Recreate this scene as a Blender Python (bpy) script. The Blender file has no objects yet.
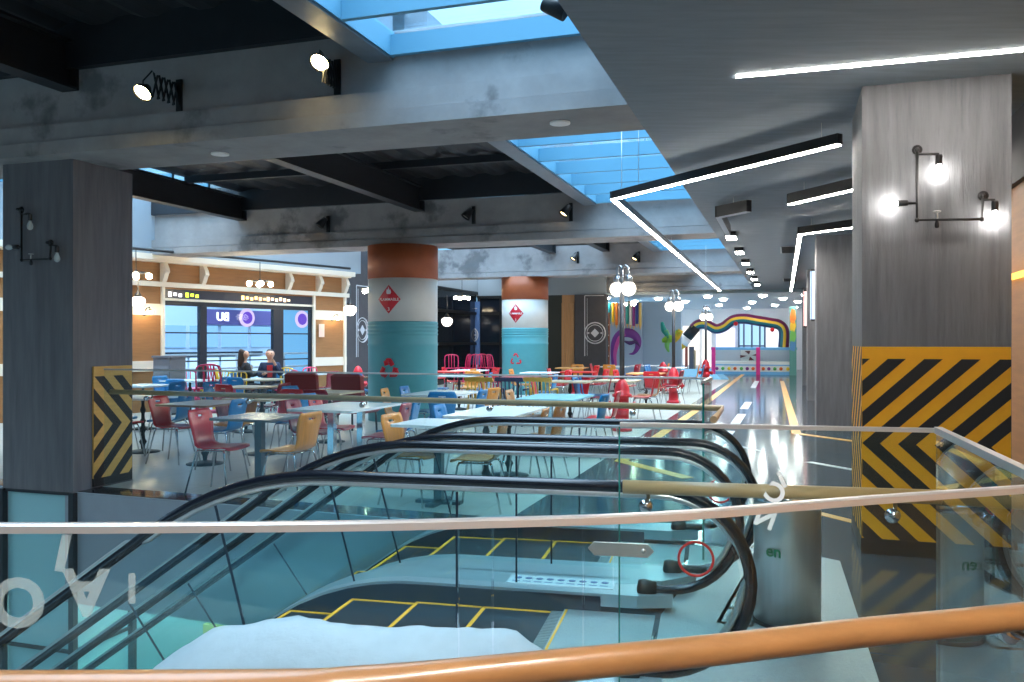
import bpy, math, random
from mathutils import Vector, Matrix, noise
random.seed(7)
SC = bpy.context.scene
COL = SC.collection
PI = math.pi
F, H, CX, CY = 850.0, 1.5, 512.0, 341.0       # lens in pixels, eye height, principal point
CA, SA = math.cos(math.radians(18)), math.sin(math.radians(18))

def gp(u, v, z=0.0):          # building grid (u across the mall, v along it) -> world
    return Vector((u*CA + v*SA, -u*SA + v*CA, z))
def fl(px, py, z=0.0):        # a point of known height seen at a pixel
    y = F*(H - z)/(py - CY)
    return Vector(((px - CX)/F*y, y, z))
def dp(px, py, y):            # a point of known distance seen at a pixel
    return Vector(((px - CX)/F*y, y, H - (py - CY)/F*y))
GR = -math.radians(18)        # rotation of the building grid

# ------------------------------------------------------------------ materials
def lin(c):
    return tuple((x/12.92 if x <= .04045 else ((x + .055)/1.055)**2.4) for x in (v/255. for v in c)) + (1.,)
MATS = {}
def mat(name, col, rough=.5, metal=0., var=.0, vscale=6., stretch=(1, 1, 1), bump=0., spec=.5, coat=0., col2=None):
    if name in MATS: return MATS[name]
    m = bpy.data.materials.new(name); m.use_nodes = True
    nt = m.node_tree; b = nt.nodes['Principled BSDF']
    c = lin(col)
    b.inputs['Base Color'].default_value = c
    b.inputs['Roughness'].default_value = rough
    b.inputs['Metallic'].default_value = metal
    b.inputs['Specular IOR Level'].default_value = spec
    b.inputs['Coat Weight'].default_value = coat
    if var or bump or col2:
        tc = nt.nodes.new('ShaderNodeTexCoord'); mp = nt.nodes.new('ShaderNodeMapping')
        mp.inputs['Scale'].default_value = stretch
        nt.links.new(tc.outputs['Object'], mp.inputs['Vector'])
        nz = nt.nodes.new('ShaderNodeTexNoise'); nz.inputs['Scale'].default_value = vscale
        nz.inputs['Detail'].default_value = 6; nz.inputs['Roughness'].default_value = .62
        nt.links.new(mp.outputs['Vector'], nz.inputs['Vector'])
        if var or col2:
            rp = nt.nodes.new('ShaderNodeValToRGB')
            rp.color_ramp.elements[0].position = .3; rp.color_ramp.elements[1].position = .7
            if col2: a, d = lin(col2), c
            else:
                a = tuple(x*(1 - var) for x in c[:3]) + (1.,); d = tuple(min(1, x*(1 + var)) for x in c[:3]) + (1.,)
            rp.color_ramp.elements[0].color = a; rp.color_ramp.elements[1].color = d
            nt.links.new(nz.outputs['Fac'], rp.inputs['Fac'])
            nt.links.new(rp.outputs['Color'], b.inputs['Base Color'])
        if bump:
            bp = nt.nodes.new('ShaderNodeBump'); bp.inputs['Strength'].default_value = bump
            bp.inputs['Distance'].default_value = .02
            nt.links.new(nz.outputs['Fac'], bp.inputs['Height'])
            nt.links.new(bp.outputs['Normal'], b.inputs['Normal'])
    MATS[name] = m
    return m
def emit(name, col, strength):
    if name in MATS: return MATS[name]
    m = bpy.data.materials.new(name); m.use_nodes = True
    nt = m.node_tree; nt.nodes.clear()
    o = nt.nodes.new('ShaderNodeOutputMaterial'); e = nt.nodes.new('ShaderNodeEmission')
    e.inputs['Color'].default_value = lin(col); e.inputs['Strength'].default_value = strength
    nt.links.new(e.outputs[0], o.inputs[0]); MATS[name] = m
    return m
def glass(name, tint, refl=1.0, rough=0.0, haze=0.0):
    if name in MATS: return MATS[name]
    m = bpy.data.materials.new(name); m.use_nodes = True
    nt = m.node_tree; nt.nodes.clear()
    o = nt.nodes.new('ShaderNodeOutputMaterial'); t = nt.nodes.new('ShaderNodeBsdfTransparent')
    g = nt.nodes.new('ShaderNodeBsdfGlossy'); mx = nt.nodes.new('ShaderNodeMixShader'); lw = nt.nodes.new('ShaderNodeLayerWeight')
    lw.inputs['Blend'].default_value = .5
    pw = nt.nodes.new('ShaderNodeMath'); pw.operation = 'POWER'; pw.inputs[1].default_value = 5
    fr = nt.nodes.new('ShaderNodeMath'); fr.operation = 'MULTIPLY_ADD'; fr.inputs[1].default_value = .9; fr.inputs[2].default_value = .022
    nt.links.new(lw.outputs['Facing'], pw.inputs[0]); nt.links.new(pw.outputs[0], fr.inputs[0])
    t.inputs['Color'].default_value = tint + (1.,)
    g.inputs['Roughness'].default_value = rough; g.inputs['Color'].default_value = (refl, refl, refl, 1)
    nt.links.new(fr.outputs[0], mx.inputs[0])
    last = t
    if haze:
        d = nt.nodes.new('ShaderNodeBsdfDiffuse'); d.inputs['Color'].default_value = (.8, .9, .9, 1)
        m2 = nt.nodes.new('ShaderNodeMixShader'); m2.inputs[0].default_value = haze
        nt.links.new(t.outputs[0], m2.inputs[1]); nt.links.new(d.outputs[0], m2.inputs[2]); last = m2
    nt.links.new(last.outputs[0], mx.inputs[1]); nt.links.new(g.outputs[0], mx.inputs[2])
    nt.links.new(mx.outputs[0], o.inputs[0]); MATS[name] = m
    return m

def floor_mat(name, col, rough, var, tile, joint, angle=0.):
    m = bpy.data.materials.new(name); m.use_nodes = True
    nt = m.node_tree; b = nt.nodes['Principled BSDF']
    tc = nt.nodes.new('ShaderNodeTexCoord'); mp = nt.nodes.new('ShaderNodeMapping'); mp.inputs['Rotation'].default_value = (0, 0, angle)
    nt.links.new(tc.outputs['Object'], mp.inputs['Vector'])
    br = nt.nodes.new('ShaderNodeTexBrick'); br.offset = 0; br.inputs['Scale'].default_value = 1
    br.inputs['Brick Width'].default_value = tile; br.inputs['Row Height'].default_value = tile
    br.inputs['Mortar Size'].default_value = .004
    c = lin(col); c2 = tuple(x*(1 - var) for x in c[:3]) + (1.,)
    br.inputs['Color1'].default_value = c; br.inputs['Color2'].default_value = c2; br.inputs['Mortar'].default_value = lin(joint)
    nt.links.new(mp.outputs['Vector'], br.inputs['Vector'])
    nz = nt.nodes.new('ShaderNodeTexNoise'); nz.inputs['Scale'].default_value = 1.3; nz.inputs['Detail'].default_value = 5
    nt.links.new(tc.outputs['Object'], nz.inputs['Vector'])
    mr = nt.nodes.new('ShaderNodeMapRange'); mr.inputs['To Min'].default_value = rough*.75; mr.inputs['To Max'].default_value = rough*1.3
    nt.links.new(nz.outputs['Fac'], mr.inputs['Value']); nt.links.new(mr.outputs[0], b.inputs['Roughness'])
    nt.links.new(br.outputs['Color'], b.inputs['Base Color'])
    MATS[name] = m
    return m

CONC = mat('concrete', (146, 143, 142), .8, var=.16, vscale=2.2, stretch=(1, 1, 1), bump=.15)
def stains(m):
    nt = m.node_tree; b = nt.nodes['Principled BSDF']; src = b.inputs['Base Color'].links[0].from_socket
    tc = nt.nodes.new('ShaderNodeTexCoord'); nz = nt.nodes.new('ShaderNodeTexNoise'); nz.inputs['Scale'].default_value = .75; nz.inputs['Detail'].default_value = 9; nz.inputs['Roughness'].default_value = .6
    nt.links.new(tc.outputs['Object'], nz.inputs['Vector']); rp = nt.nodes.new('ShaderNodeValToRGB')
    rp.color_ramp.elements[0].position = .57; rp.color_ramp.elements[1].position = .63; rp.color_ramp.elements[0].color = (1, 1, 1, 1); rp.color_ramp.elements[1].color = (.52, .53, .55, 1)
    mx = nt.nodes.new('ShaderNodeMixRGB'); mx.blend_type = 'MULTIPLY'; mx.inputs['Fac'].default_value = 1
    nt.links.new(nz.outputs['Fac'], rp.inputs['Fac']); nt.links.new(src, mx.inputs['Color1']); nt.links.new(rp.outputs['Color'], mx.inputs['Color2']); nt.links.new(mx.outputs[0], b.inputs['Base Color'])
stains(CONC)
CONC_COL = mat('column_concrete', (112, 112, 115), .75, var=.22, vscale=2.5, stretch=(6, 6, .5), bump=.9)
CONC_DK = mat('left_column_concrete', (104, 103, 106), .8, var=.2, vscale=2.5, stretch=(6, 6, .5), bump=.35)
SLAB = mat('slab_plaster', (118, 130, 139), .75, var=.12, vscale=2., stretch=(1, 7, 1), bump=.12)
DECK = mat('roof_deck_steel', (40, 42, 47), .6, var=.25, vscale=2)
STEEL_DK = mat('dark_steel', (34, 36, 41), .5, var=.15)
SKYFRAME = mat('skylight_frame_paint', (96, 152, 178), .5)
BLACK = mat('black_paint', (18, 18, 20), .45)
RUBBER = mat('handrail_rubber', (17, 21, 30), .22, spec=.6)
CHROME = mat('chrome', (210, 214, 218), .12, 1.)
BRUSHED = mat('brushed_steel', (200, 202, 200), .3, .8, var=.06, vscale=30, stretch=(1, 1, .05))
CAPSTEEL = mat('rail_cap_steel', (196, 190, 186), .3, .6)
PLATE = mat('landing_plate_steel', (168, 176, 178), .42, .65, var=.1, vscale=60, bump=.4)
CASING = mat('casing_steel', (176, 190, 198), .3, .5)
SKIRT = mat('skirt_steel', (46, 58, 72), .3, .6)
STEPM = mat('step_metal', (56, 62, 70), .42, .6, var=.2, vscale=3, stretch=(80, .2, 1))
YEL = mat('yellow_paint', (255, 176, 22), .6, var=.06, vscale=8)
ORLINE = mat('orange_floor_paint', (226, 160, 66), .35)
WHLINE = mat('white_floor_paint', (196, 198, 198), .35)
WOODRAIL = mat('handrail_wood', (146, 104, 64), .3, var=.14, vscale=3, stretch=(.6, 14, 14), coat=.3)
WOODRAIL2 = mat('pale_handrail_wood', (190, 152, 108), .35, var=.12, vscale=3, stretch=(.6, 14, 14), coat=.2)  # paler wood tone for the two farther handrails
GLASS = glass('guard_glass', (.915, .975, .975))
GLASSE = mat('glass_edge', (24, 120, 112), .15, spec=.6)
GLASS_ESC = glass('balustrade_glass', (.90, .972, .976))
GLASS_WIN = glass('window_glass', (.82, .92, 1.))
GLASS_SKY = glass('skylight_glass', (.86, .94, 1.), haze=.06)
GLASS_BULB = glass('clear_bulb_glass', (.95, .95, .95), haze=.45)
LED = emit('led_white', (255, 250, 240), 40.)
LED_FILL = emit('led_fill', (255, 250, 242), 210.)
LED_LOW_FILL = emit('led_lower_fill', (240, 252, 255), 80.)
LEDROW = emit('led_row_white', (255, 250, 240), 30.)
BULB = emit('warm_bulb', (255, 226, 170), 60.)
BULBW = emit('white_bulb', (255, 252, 245), 32.)
GLOBE = emit('globe_white', (255, 246, 232), 3.0)
SPOTF = emit('spot_face', (255, 226, 160), 60.)
SPOTD = emit('small_spot_face', (255, 220, 160), 5.)
WALLWOOD = mat('wall_wood', (150, 104, 62), .55, var=.12, vscale=2.5, stretch=(1, 1, 10))
CREAM = mat('cream_trim', (226, 214, 196), .6)
DKGREY = mat('dark_grey_wall', (72, 70, 74), .7, var=.1)
TEAL = mat('teal_paint', (78, 158, 168), .45, var=.04)
OFFWHITE = mat('off_white_paint', (212, 212, 206), .5, var=.03)
RUST = mat('rust_brown_paint', (158, 80, 42), .5, var=.08)
RED = mat('sign_red', (200, 28, 48), .45)
WHITE = mat('white_paint', (232, 232, 230), .5)
BLUEWALL = mat('blue_wall', (150, 178, 205), .6)
FLOOR_SEAT = floor_mat('seating_floor', (186, 181, 174), .3, .05, .8, (128, 124, 120), -GR)
FLOOR_COR = floor_mat('corridor_floor', (74, 80, 86), .11, .1, .8, (56, 60, 66), -GR)

# ------------------------------------------------------------------ mesh collector
class MB:
    def __init__(s): s.v, s.f, s.m, s.s = [], [], [], []
    def add(s, vs, fs, mi=0, smooth=False):
        o = len(s.v); s.v += [Vector(p) for p in vs]
        for f in fs: s.f.append([i + o for i in f]); s.m.append(mi); s.s.append(smooth)
        return s
    def hexa(s, p, mi=0):      # 4 bottom points, 4 top points
        return s.add(p, [(3, 2, 1, 0), (4, 5, 6, 7), (0, 1, 5, 4), (1, 2, 6, 5), (2, 3, 7, 6), (3, 0, 4, 7)], mi)
    def box(s, c, d, rz=0., mi=0):
        x, y, z = d[0]/2, d[1]/2, d[2]/2; R = Matrix.Rotation(rz, 3, 'Z'); c = Vector(c)
        return s.hexa([c + R @ Vector(q) for q in ((-x,-y,-z),(x,-y,-z),(x,y,-z),(-x,y,-z),(-x,-y,z),(x,-y,z),(x,y,z),(-x,y,z))], mi)
    def gbox(s, u0, u1, v0, v1, z0, z1, mi=0):
        q = [(u0, v0), (u1, v0), (u1, v1), (u0, v1)]
        return s.hexa([gp(a, b, z0) for a, b in q] + [gp(a, b, z1) for a, b in q], mi)
    def bar(s, a, b, w, h, mi=0, up=(0, 0, 1)):
        a, b = Vector(a), Vector(b); d = (b - a).normalized(); up = Vector(up)
        if abs(d.dot(up)) > .98: up = Vector((1, 0, 0))
        r = d.cross(up).normalized(); t = r.cross(d)
        q = [r*(w/2)*i + t*(h/2)*j for i, j in ((-1,-1),(1,-1),(1,1),(-1,1))]
        return s.hexa([a + x for x in q] + [b + x for x in q], mi)
    def prism(s, pts, ext, mi=0):
        pts = [Vector(p) for p in pts]; e = Vector(ext); n = len(pts)
        return s.add(pts + [p + e for p in pts], [tuple(range(n))[::-1], tuple(range(n, 2*n))] + [(i, (i+1) % n, n + (i+1) % n, n + i) for i in range(n)], mi)
    def tube(s, path, r, n=8, mi=0, closed=False, caps=True, flat=1.):
        path = [Vector(p) for p in path]; N = len(path); vs, fs = [], []; up = None
        for i, p in enumerate(path):
            a = path[i-1] if (i or closed) else path[0]; b = path[(i+1) % N] if (i < N-1 or closed) else path[-1]
            d = (b - a).normalized()
            if up is None:
                up = Vector((0, 0, 1)) if abs(d.z) < .9 else Vector((0, 1, 0))
            rr = d.cross(up).normalized(); t = rr.cross(d).normalized(); up = t
            R = r[i] if isinstance(r, (list, tuple)) else r
            for k in range(n):
                an = 2*PI*(k + .5)/n
                vs.append(p + rr*math.cos(an)*R + t*math.sin(an)*R*flat)
        for i in range(N if closed else N-1):
            for k in range(n):
                j = (i+1) % N
                fs.append((i*n + k, i*n + (k+1) % n, j*n + (k+1) % n, j*n + k))
        s.add(vs, fs, mi, True)
        if caps and not closed:
            o = len(s.v) - len(vs)
            s.f.append([o + k for k in range(n)][::-1]); s.m.append(mi); s.s.append(False)
            s.f.append([o + (N-1)*n + k for k in range(n)]); s.m.append(mi); s.s.append(False)
        return s
    def lathe(s, prof, c=(0, 0, 0), n=20, mi=0, smooth=True, axis=None):
        c = Vector(c); vs, fs = [], []
        R = Matrix.Identity(3) if axis is None else Vector((0, 0, 1)).rotation_difference(Vector(axis)).to_matrix()
        for r, z in prof:
            for k in range(n):
                a = 2*PI*k/n; vs.append(c + R @ Vector((max(r, 1e-4)*math.cos(a), max(r, 1e-4)*math.sin(a), z)))
        for i in range(len(prof) - 1):
            for k in range(n):
                fs.append((i*n + k, i*n + (k+1) % n, (i+1)*n + (k+1) % n, (i+1)*n + k))
        s.add(vs, fs, mi, smooth)
        o = len(s.v) - len(vs)
        s.f.append([o + k for k in range(n)][::-1]); s.m.append(mi); s.s.append(False)
        s.f.append([o + (len(prof)-1)*n + k for k in range(n)]); s.m.append(mi); s.s.append(False)
        return s
    def ball(s, c, r, n=12, mi=0, sz=1.):
        k = 8
        return s.lathe([(r*math.sin(PI*i/k), -r*sz*math.cos(PI*i/k)) for i in range(k+1)], c, n, mi)
    def sheet(s, rows, th, mi=0, skip=()):   # a grid of points given a thickness
        a, b = len(rows), len(rows[0]); P = [[Vector(p) for p in r] for r in rows]
        Nn = [[None]*b for _ in range(a)]
        for i in range(a):
            for j in range(b):
                du = P[min(i+1, a-1)][j] - P[max(i-1, 0)][j]; dv = P[i][min(j+1, b-1)] - P[i][max(j-1, 0)]
                Nn[i][j] = du.cross(dv).normalized()
        top = [P[i][j] + Nn[i][j]*th/2 for i in range(a) for j in range(b)]
        bot = [P[i][j] - Nn[i][j]*th/2 for i in range(a) for j in range(b)]
        n = a*b; fs = []
        live = lambda i, j: 0 <= i < a-1 and 0 <= j < b-1 and (i, j) not in skip
        for i in range(a-1):
            for j in range(b-1):
                if not live(i, j): continue
                q = (i*b + j, (i+1)*b + j, (i+1)*b + j+1, i*b + j+1)
                fs.append(q); fs.append(tuple(x + n for x in q[::-1]))
                for (di, dj, e0, e1) in ((-1, 0, q[3], q[0]), (1, 0, q[1], q[2]), (0, -1, q[0], q[1]), (0, 1, q[2], q[3])):
                    if not live(i+di, j+dj): fs.append((e1, e0, e0 + n, e1 + n))
        return s.add(top + bot, fs, mi, True)
    def build(s, name, mats, parent=None, world=True, origin=None):
        me = bpy.data.meshes.new(name)
        vs = s.v; loc = Vector((0, 0, 0))
        if parent is not None:
            if world:
                Mi = (Matrix.Translation(parent['_o']) @ Matrix.Rotation(parent['_r'], 4, 'Z')).inverted()
                vs = [Mi @ p for p in vs]
        elif world:
            xs = [p.x for p in vs]; ys = [p.y for p in vs]; zs = [p.z for p in vs]
            loc = Vector(origin) if origin is not None else Vector(((min(xs)+max(xs))/2, (min(ys)+max(ys))/2, min(zs)))
            vs = [p - loc for p in vs]
        me.from_pydata([tuple(p) for p in vs], [], s.f)
        for m in (mats if isinstance(mats, (list, tuple)) else [mats]): me.materials.append(m)
        me.polygons.foreach_set('material_index', s.m); me.polygons.foreach_set('use_smooth', s.s)
        me.update(); me.validate()
        o = bpy.data.objects.new(name, me); COL.objects.link(o); o.location = loc
        if parent is not None:
            o.parent = parent
            if world: o['_o'] = parent['_o']; o['_r'] = parent['_r']
        return o
def tag(o, label, cat, group=None):
    o['label'] = label; o['category'] = cat
    if group: o['group'] = group
    return o
def thing(name, label, cat, loc=(0, 0, 0), rz=0., group=None):
    o = bpy.data.objects.new(name, None); COL.objects.link(o)
    o.empty_display_size = .2
    o.location = loc; o.rotation_euler = (0, 0, rz); o['_o'] = tuple(loc); o['_r'] = rz
    return tag(o, label, cat, group)
def struct(o):
    o['kind'] = 'structure'; return o
def dup(root, loc, rz, label, group=None, swap=None):
    r = root.copy(); COL.objects.link(r); r.location = loc; r.rotation_euler = (0, 0, rz); r['label'] = label
    if group: r['group'] = group
    for ch in list(root.children):
        c = ch.copy(); COL.objects.link(c); c.parent = r
        if swap and ch.name.split('.')[0] in swap:
            c.data = swap[ch.name.split('.')[0]]
        for g in list(ch.children):
            d = g.copy(); COL.objects.link(d); d.parent = c
    return r
def text_mesh(body, size, extrude=.002, align='CENTER', mirror=False, bold=.012):
    cu = bpy.data.curves.new('lettering', 'FONT'); cu.body = body; cu.size = size; cu.extrude = extrude
    cu.align_x = align; cu.align_y = 'CENTER'; cu.resolution_u = 4; cu.offset = bold*size
    t = bpy.data.objects.new('lettering', cu); COL.objects.link(t)
    dg = bpy.context.evaluated_depsgraph_get()
    me = bpy.data.meshes.new_from_object(t.evaluated_get(dg))
    bpy.data.objects.remove(t); bpy.data.curves.remove(cu)
    vs = [Vector(((-1 if mirror else 1)*v.co.x, v.co.y, v.co.z)) for v in me.vertices]; fs = [tuple(p.vertices) for p in me.polygons]
    bpy.data.meshes.remove(me)
    return vs, fs
def text_on(mb, body, size, c, right, up, mi=0, extrude=.002, mirror=False, bold=.012):
    vs, fs = text_mesh(body, size, extrude, mirror=mirror, bold=bold); c = Vector(c); r = Vector(right).normalized(); u = Vector(up).normalized(); n = r.cross(u)
    return mb.add([c + r*p.x + u*p.y + n*p.z for p in vs], fs, mi)

# ------------------------------------------------------------------ camera, world
cam = bpy.data.cameras.new('camera'); cam.sensor_width = 36; cam.lens = 36*F/1024; cam.clip_end = 300
co = bpy.data.objects.new('camera', cam); COL.objects.link(co)
co.location = (0, 0, H); co.rotation_euler = (PI/2, 0, 0); SC.camera = co
w = bpy.data.worlds.new('sky'); SC.world = w; w.use_nodes = True
wn = w.node_tree; bg = wn.nodes['Background']
tcw = wn.nodes.new('ShaderNodeTexCoord'); nzw = wn.nodes.new('ShaderNodeTexNoise'); nzw.inputs['Scale'].default_value = 2.4; nzw.inputs['Detail'].default_value = 5
rpw = wn.nodes.new('ShaderNodeValToRGB'); rpw.color_ramp.elements[0].position = .35; rpw.color_ramp.elements[1].position = .7
rpw.color_ramp.elements[0].color = (.17, .47, .76, 1); rpw.color_ramp.elements[1].color = (.40, .68, .86, 1)
wn.links.new(tcw.outputs['Generated'], nzw.inputs['Vector']); wn.links.new(nzw.outputs['Fac'], rpw.inputs['Fac']); wn.links.new(rpw.outputs['Color'], bg.inputs['Color'])
sx = wn.nodes.new('ShaderNodeSeparateXYZ'); wn.links.new(tcw.outputs['Generated'], sx.inputs[0])      # overcast sky: brighter towards the zenith
m1 = wn.nodes.new('ShaderNodeMath'); m1.operation = 'MAXIMUM'; m1.inputs[1].default_value = 0; wn.links.new(sx.outputs['Z'], m1.inputs[0])
m2 = wn.nodes.new('ShaderNodeMath'); m2.operation = 'POWER'; m2.inputs[1].default_value = 2; wn.links.new(m1.outputs[0], m2.inputs[0])
m3 = wn.nodes.new('ShaderNodeMath'); m3.operation = 'MULTIPLY_ADD'; m3.inputs[1].default_value = 8.0; m3.inputs[2].default_value = .6; wn.links.new(m2.outputs[0], m3.inputs[0])
wn.links.new(m3.outputs[0], bg.inputs['Strength'])
mz = wn.nodes.new('ShaderNodeMixRGB'); mz.inputs['Color2'].default_value = (.76, .86, .95, 1); wn.links.new(m2.outputs[0], mz.inputs['Fac']); wn.links.new(rpw.outputs['Color'], mz.inputs['Color1']); wn.links.new(mz.outputs[0], bg.inputs['Color'])
SC.view_settings.view_transform = 'Standard'; SC.view_settings.look = 'None'; SC.view_settings.gamma = 1; SC.view_settings.use_curve_mapping = False
SC.view_settings.exposure = 1.0
SC.cycles.transparent_max_bounces = 32; SC.cycles.max_bounces = 8; SC.cycles.diffuse_bounces = 4; SC.cycles.sample_clamp_indirect = 6.0

# ------------------------------------------------------------------ shell: floors, ceiling, roof
E_ = Vector((math.cos(math.radians(-12.9)), math.sin(math.radians(-12.9)), 0)); N_ = Vector((-E_.y, E_.x, 0))
ESC1 = Vector((1.11, 4.055, 0)); ESC2 = Vector((1.60, 5.65, 0))     # newel ends of the two escalators (centre lines)
G2A, G2B, G2C = Vector((.365, 2.87, 0)), Vector((1.34, 2.674, 0)), Vector((1.09, 1.80, 0))
G3L, G3R = Vector((-4.05, 8.46, 0)), Vector((1.50, 6.40, 0))
vd = (G3R - G3L).normalized(); vn = Vector((-vd.y, vd.x, 0))
edge = lambda t: G3R - vd*t - vn*.10
SEATX = lambda y: 1.366 + .3275*(y - 11.38)
# seating floor
ea = edge(14.); eb = edge(1.68)
far = gp(-1.55, 35)
mb = MB().prism([ea, eb, (SEATX(33.), 33., 0), (-16, 33, 0), (-16, 14, 0)], (0, 0, -.35))
struct(mb.build('floor_seating', FLOOR_SEAT))
c1 = ESC2 - E_*.95 + N_*.85; c2 = ESC2 - E_*.95 - N_*.8; c3 = ESC1 - E_*.95 - N_*.85
mb = MB().prism([eb, edge(.0), edge(.0) - vd*.2 - vn*.1, c1, c2, c3, G2A + Vector((-.1, .03, 0)), G2A, G2B, G2C, (.99, 1.68, 0), (.6, 1.50, 0), (.1, 1.38, 0), (-.6, 1.34, 0), (-5, 1.3, 0), (-5, -8, 0), (14, -8, 0), (34, 60, 0), (14, 60, 0), (SEATX(33.), 33, 0)], (0, 0, -.35))
struct(mb.build('floor_corridor', FLOOR_COR))
# dark polished strip along the edge of the opening, painted fascia below it
mb = MB().prism([edge(14.), edge(1.2), edge(1.2) + vn*.30, edge(14.) + vn*.30], (0, 0, .004))
struct(mb.build('trim_1', mat('dark_polished_stone', (52, 52, 56), .08)))
FASC = mat('fascia_paint', (150, 158, 166), .6, var=.04)
mb = MB().prism([edge(14.) , edge(-.1), edge(-.1) - vn*.03, edge(14.) - vn*.03], (0, 0, -1.1))
struct(mb.build('wall_fascia', FASC))
LOW = -4.6
mb = MB().prism([edge(14.) + vn*1.6, edge(-6) + vn*1.6, edge(-6) + vn*1.8, edge(14.) + vn*1.8], (0, 0, LOW))
mb.v = [Vector((p.x, p.y, min(p.z, -.351))) for p in mb.v]
struct(mb.build('wall_lower', mat('lower_wall_paint', (140, 184, 184), .6, var=.05)))
mb = MB().box((0, 5, LOW - .1), (40, 26, .2)); struct(mb.build('floor_lower', mat('lower_floor', (150, 160, 158), .25)))
# the yellow-green poster panel and dark doorway of the level below
mb = MB(); q = lambda px, y: Vector(((px - CX)/F*y, y, 0))
a = edge(5.9) + vn*1.55; b = edge(4.5) + vn*1.55
mb.prism([a + Vector((0, 0, -3.6)), b + Vector((0, 0, -3.6)), b + Vector((0, 0, -1.75)), a + Vector((0, 0, -1.75))], vn*-.06)
tag(mb.build('wall_panel', mat('lime_panel', (186, 190, 110), .5)), 'pale lime green wall panel on the level below behind the escalators', 'panel')

# ceiling slab over the corridor
mb = MB().gbox(-1.16, 16, -10, 31.2, 3.3, 3.75); struct(mb.build('ceiling', SLAB))
# concrete beams
def beam(v0, name):
    mb = MB(); U0, U1 = -20, -1.161
    mb.gbox(U0, U1, v0 + .10, v0 + .75, 3.60, 4.12)
    mb.gbox(U0, U1, v0 + .03, v0 + .80, 3.44, 3.60)
    mb.gbox(U0, U1, v0 + .0, v0 + .82, 3.30, 3.43)
    struct(mb.build(name, CONC))
for i, v0 in enumerate((-1.7, 6.42, 14.5, 22.6, 30.6)): beam(v0, 'beam_%d' % (i + 1))
# roof deck of corrugated steel, one sheet per bay, with a gap for the skylights
def deck(u0, u1, v0, v1, name):
    mb = MB(); n = max(2, int((u1 - u0)/.15)); rows = []
    for i in range(n + 1):
        u = u0 + (u1 - u0)*i/n; z = 4.5 + (.05 if (i//2) % 2 else 0)
        rows.append([gp(u, v0, z), gp(u, v1, z)])
    mb.sheet(rows, .01); o = mb.build(name, DECK); struct(o)
    for p in o.data.polygons: p.use_smooth = False
deck(-10.5, -3.4, -10, 6.6, 'roof_1'); deck(-10.5, -3.4, 6.6, 14.6, 'roof_2'); deck(-4.6, -3.4, 14.6, 31, 'roof_3'); deck(-10.5, -4.6, 22.7, 31, 'roof_4')

# steel beams and edge channels
k = 0
for (u, va, vb) in ((-6.62, -1, 6.52), (-6.56, 7.2, 14.6), (-10.45, 7.2, 14.6), (-10.45, -1, 6.52), (-6.2, 15.3, 22.7), (-10.45, 15.3, 22.7), (-4.7, 15.3, 22.7), (-13.6, 7.2, 14.6), (-13.6, 15.3, 22.7)):
    k += 1
    mb = MB().gbox(u - .1, u + .1, va, vb, 3.92, 3.945).gbox(u - .1, u + .1, va, vb, 4.36, 4.385).gbox(u - .015, u + .015, va, vb, 3.945, 4.36)
    if vb > 8: mb.gbox(u - .1, u + .1, vb - .03, vb, 3.92, 4.38)
    if vb < 8: mb.gbox(u - .1, u + .1, vb - .03, vb, 3.92, 4.38)
    struct(mb.build('steel_beam_%d' % k, STEEL_DK))
for (v0, u0, u1) in ((6.44, -20, -3.6), (7.2, -20, -3.6), (14.52, -20, -3.6), (15.3, -20, -6.2)):
    k += 1
    struct(MB().gbox(u0, u1, v0, v0 + .07, 4.12, 4.6).build('steel_beam_%d' % k, STEEL_DK))
for v0 in (2.2, 4.4, 9.2, 11.0, 12.8):       # purlins
    k += 1
    struct(MB().gbox(-10.4, -3.6, v0, v0 + .08, 4.36, 4.48).build('steel_beam_%d' % k, STEEL_DK))
# skylights: a trimmer along the opening, cross fins, panes above
TRIM = mat('trimmer_steel', (110, 120, 130), .45, var=.1)
kk = 0
for (v0, v1) in ((-1., 6.52), (7.24, 14.55), (15.3, 22.65), (23.4, 30.7)):
    kk += 1
    fr = struct(MB().gbox(-3.41, -3.18, v0, v1, 3.87, 4.56).build('skylight_trim_%d' % kk, TRIM))
    mb = MB().gbox(-3.18, -3.16, v0, v1, 3.89, 4.10)
    mb.gbox(-1.2, -1.16, v0, v1, 3.75, 4.08)
    n = int(round((v1 - v0)/.88))
    for i in range(n + 1):
        v = v0 + .02 + (v1 - v0 - .1)*i/n
        mb.gbox(-3.16, -1.18, v, v + .05, 3.89, 4.06)
    struct(mb.build('skylight_frame_%d' % kk, SKYFRAME))
    struct(MB().gbox(-3.18, -1.1, v0, v1, 4.08, 4.095).build('skylight_pane_%d' % kk, GLASS_SKY))
for (u0, u1, v0, v1) in ((-13.5, -10.5, 6.6, 22.7), (-10.5, -4.6, 15.3, 22.65)):
    kk += 1
    mb = MB()
    n = int((v1 - v0)/1.0)
    for i in range(n + 1): mb.gbox(u0, u1, v0 + i, v0 + i + .06, 4.35, 4.5)
    struct(mb.build('skylight_frame_%d' % kk, SKYFRAME))
    struct(MB().gbox(u0, u1, v0, v1, 4.52, 4.535).build('skylight_pane_%d' % kk, GLASS_SKY))
# lower soffit over the far shops and the bright ceiling of the far hall
struct(MB().gbox(-1.16, 16, 31.2, 62, 3.22, 3.7).build('ceiling_far', mat('far_ceiling', (190, 200, 208), .6)))
struct(MB().gbox(-26, -1.16, 31.4, 62, 3.22, 3.7).build('ceiling_side', mat('far_ceiling', (190, 200, 208), .6)))
struct(MB().gbox(-4, 16, 31.0, 31.2, 3.2, 3.3).build('trim_2', mat('far_trim', (130, 150, 156), .5)))

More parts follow.
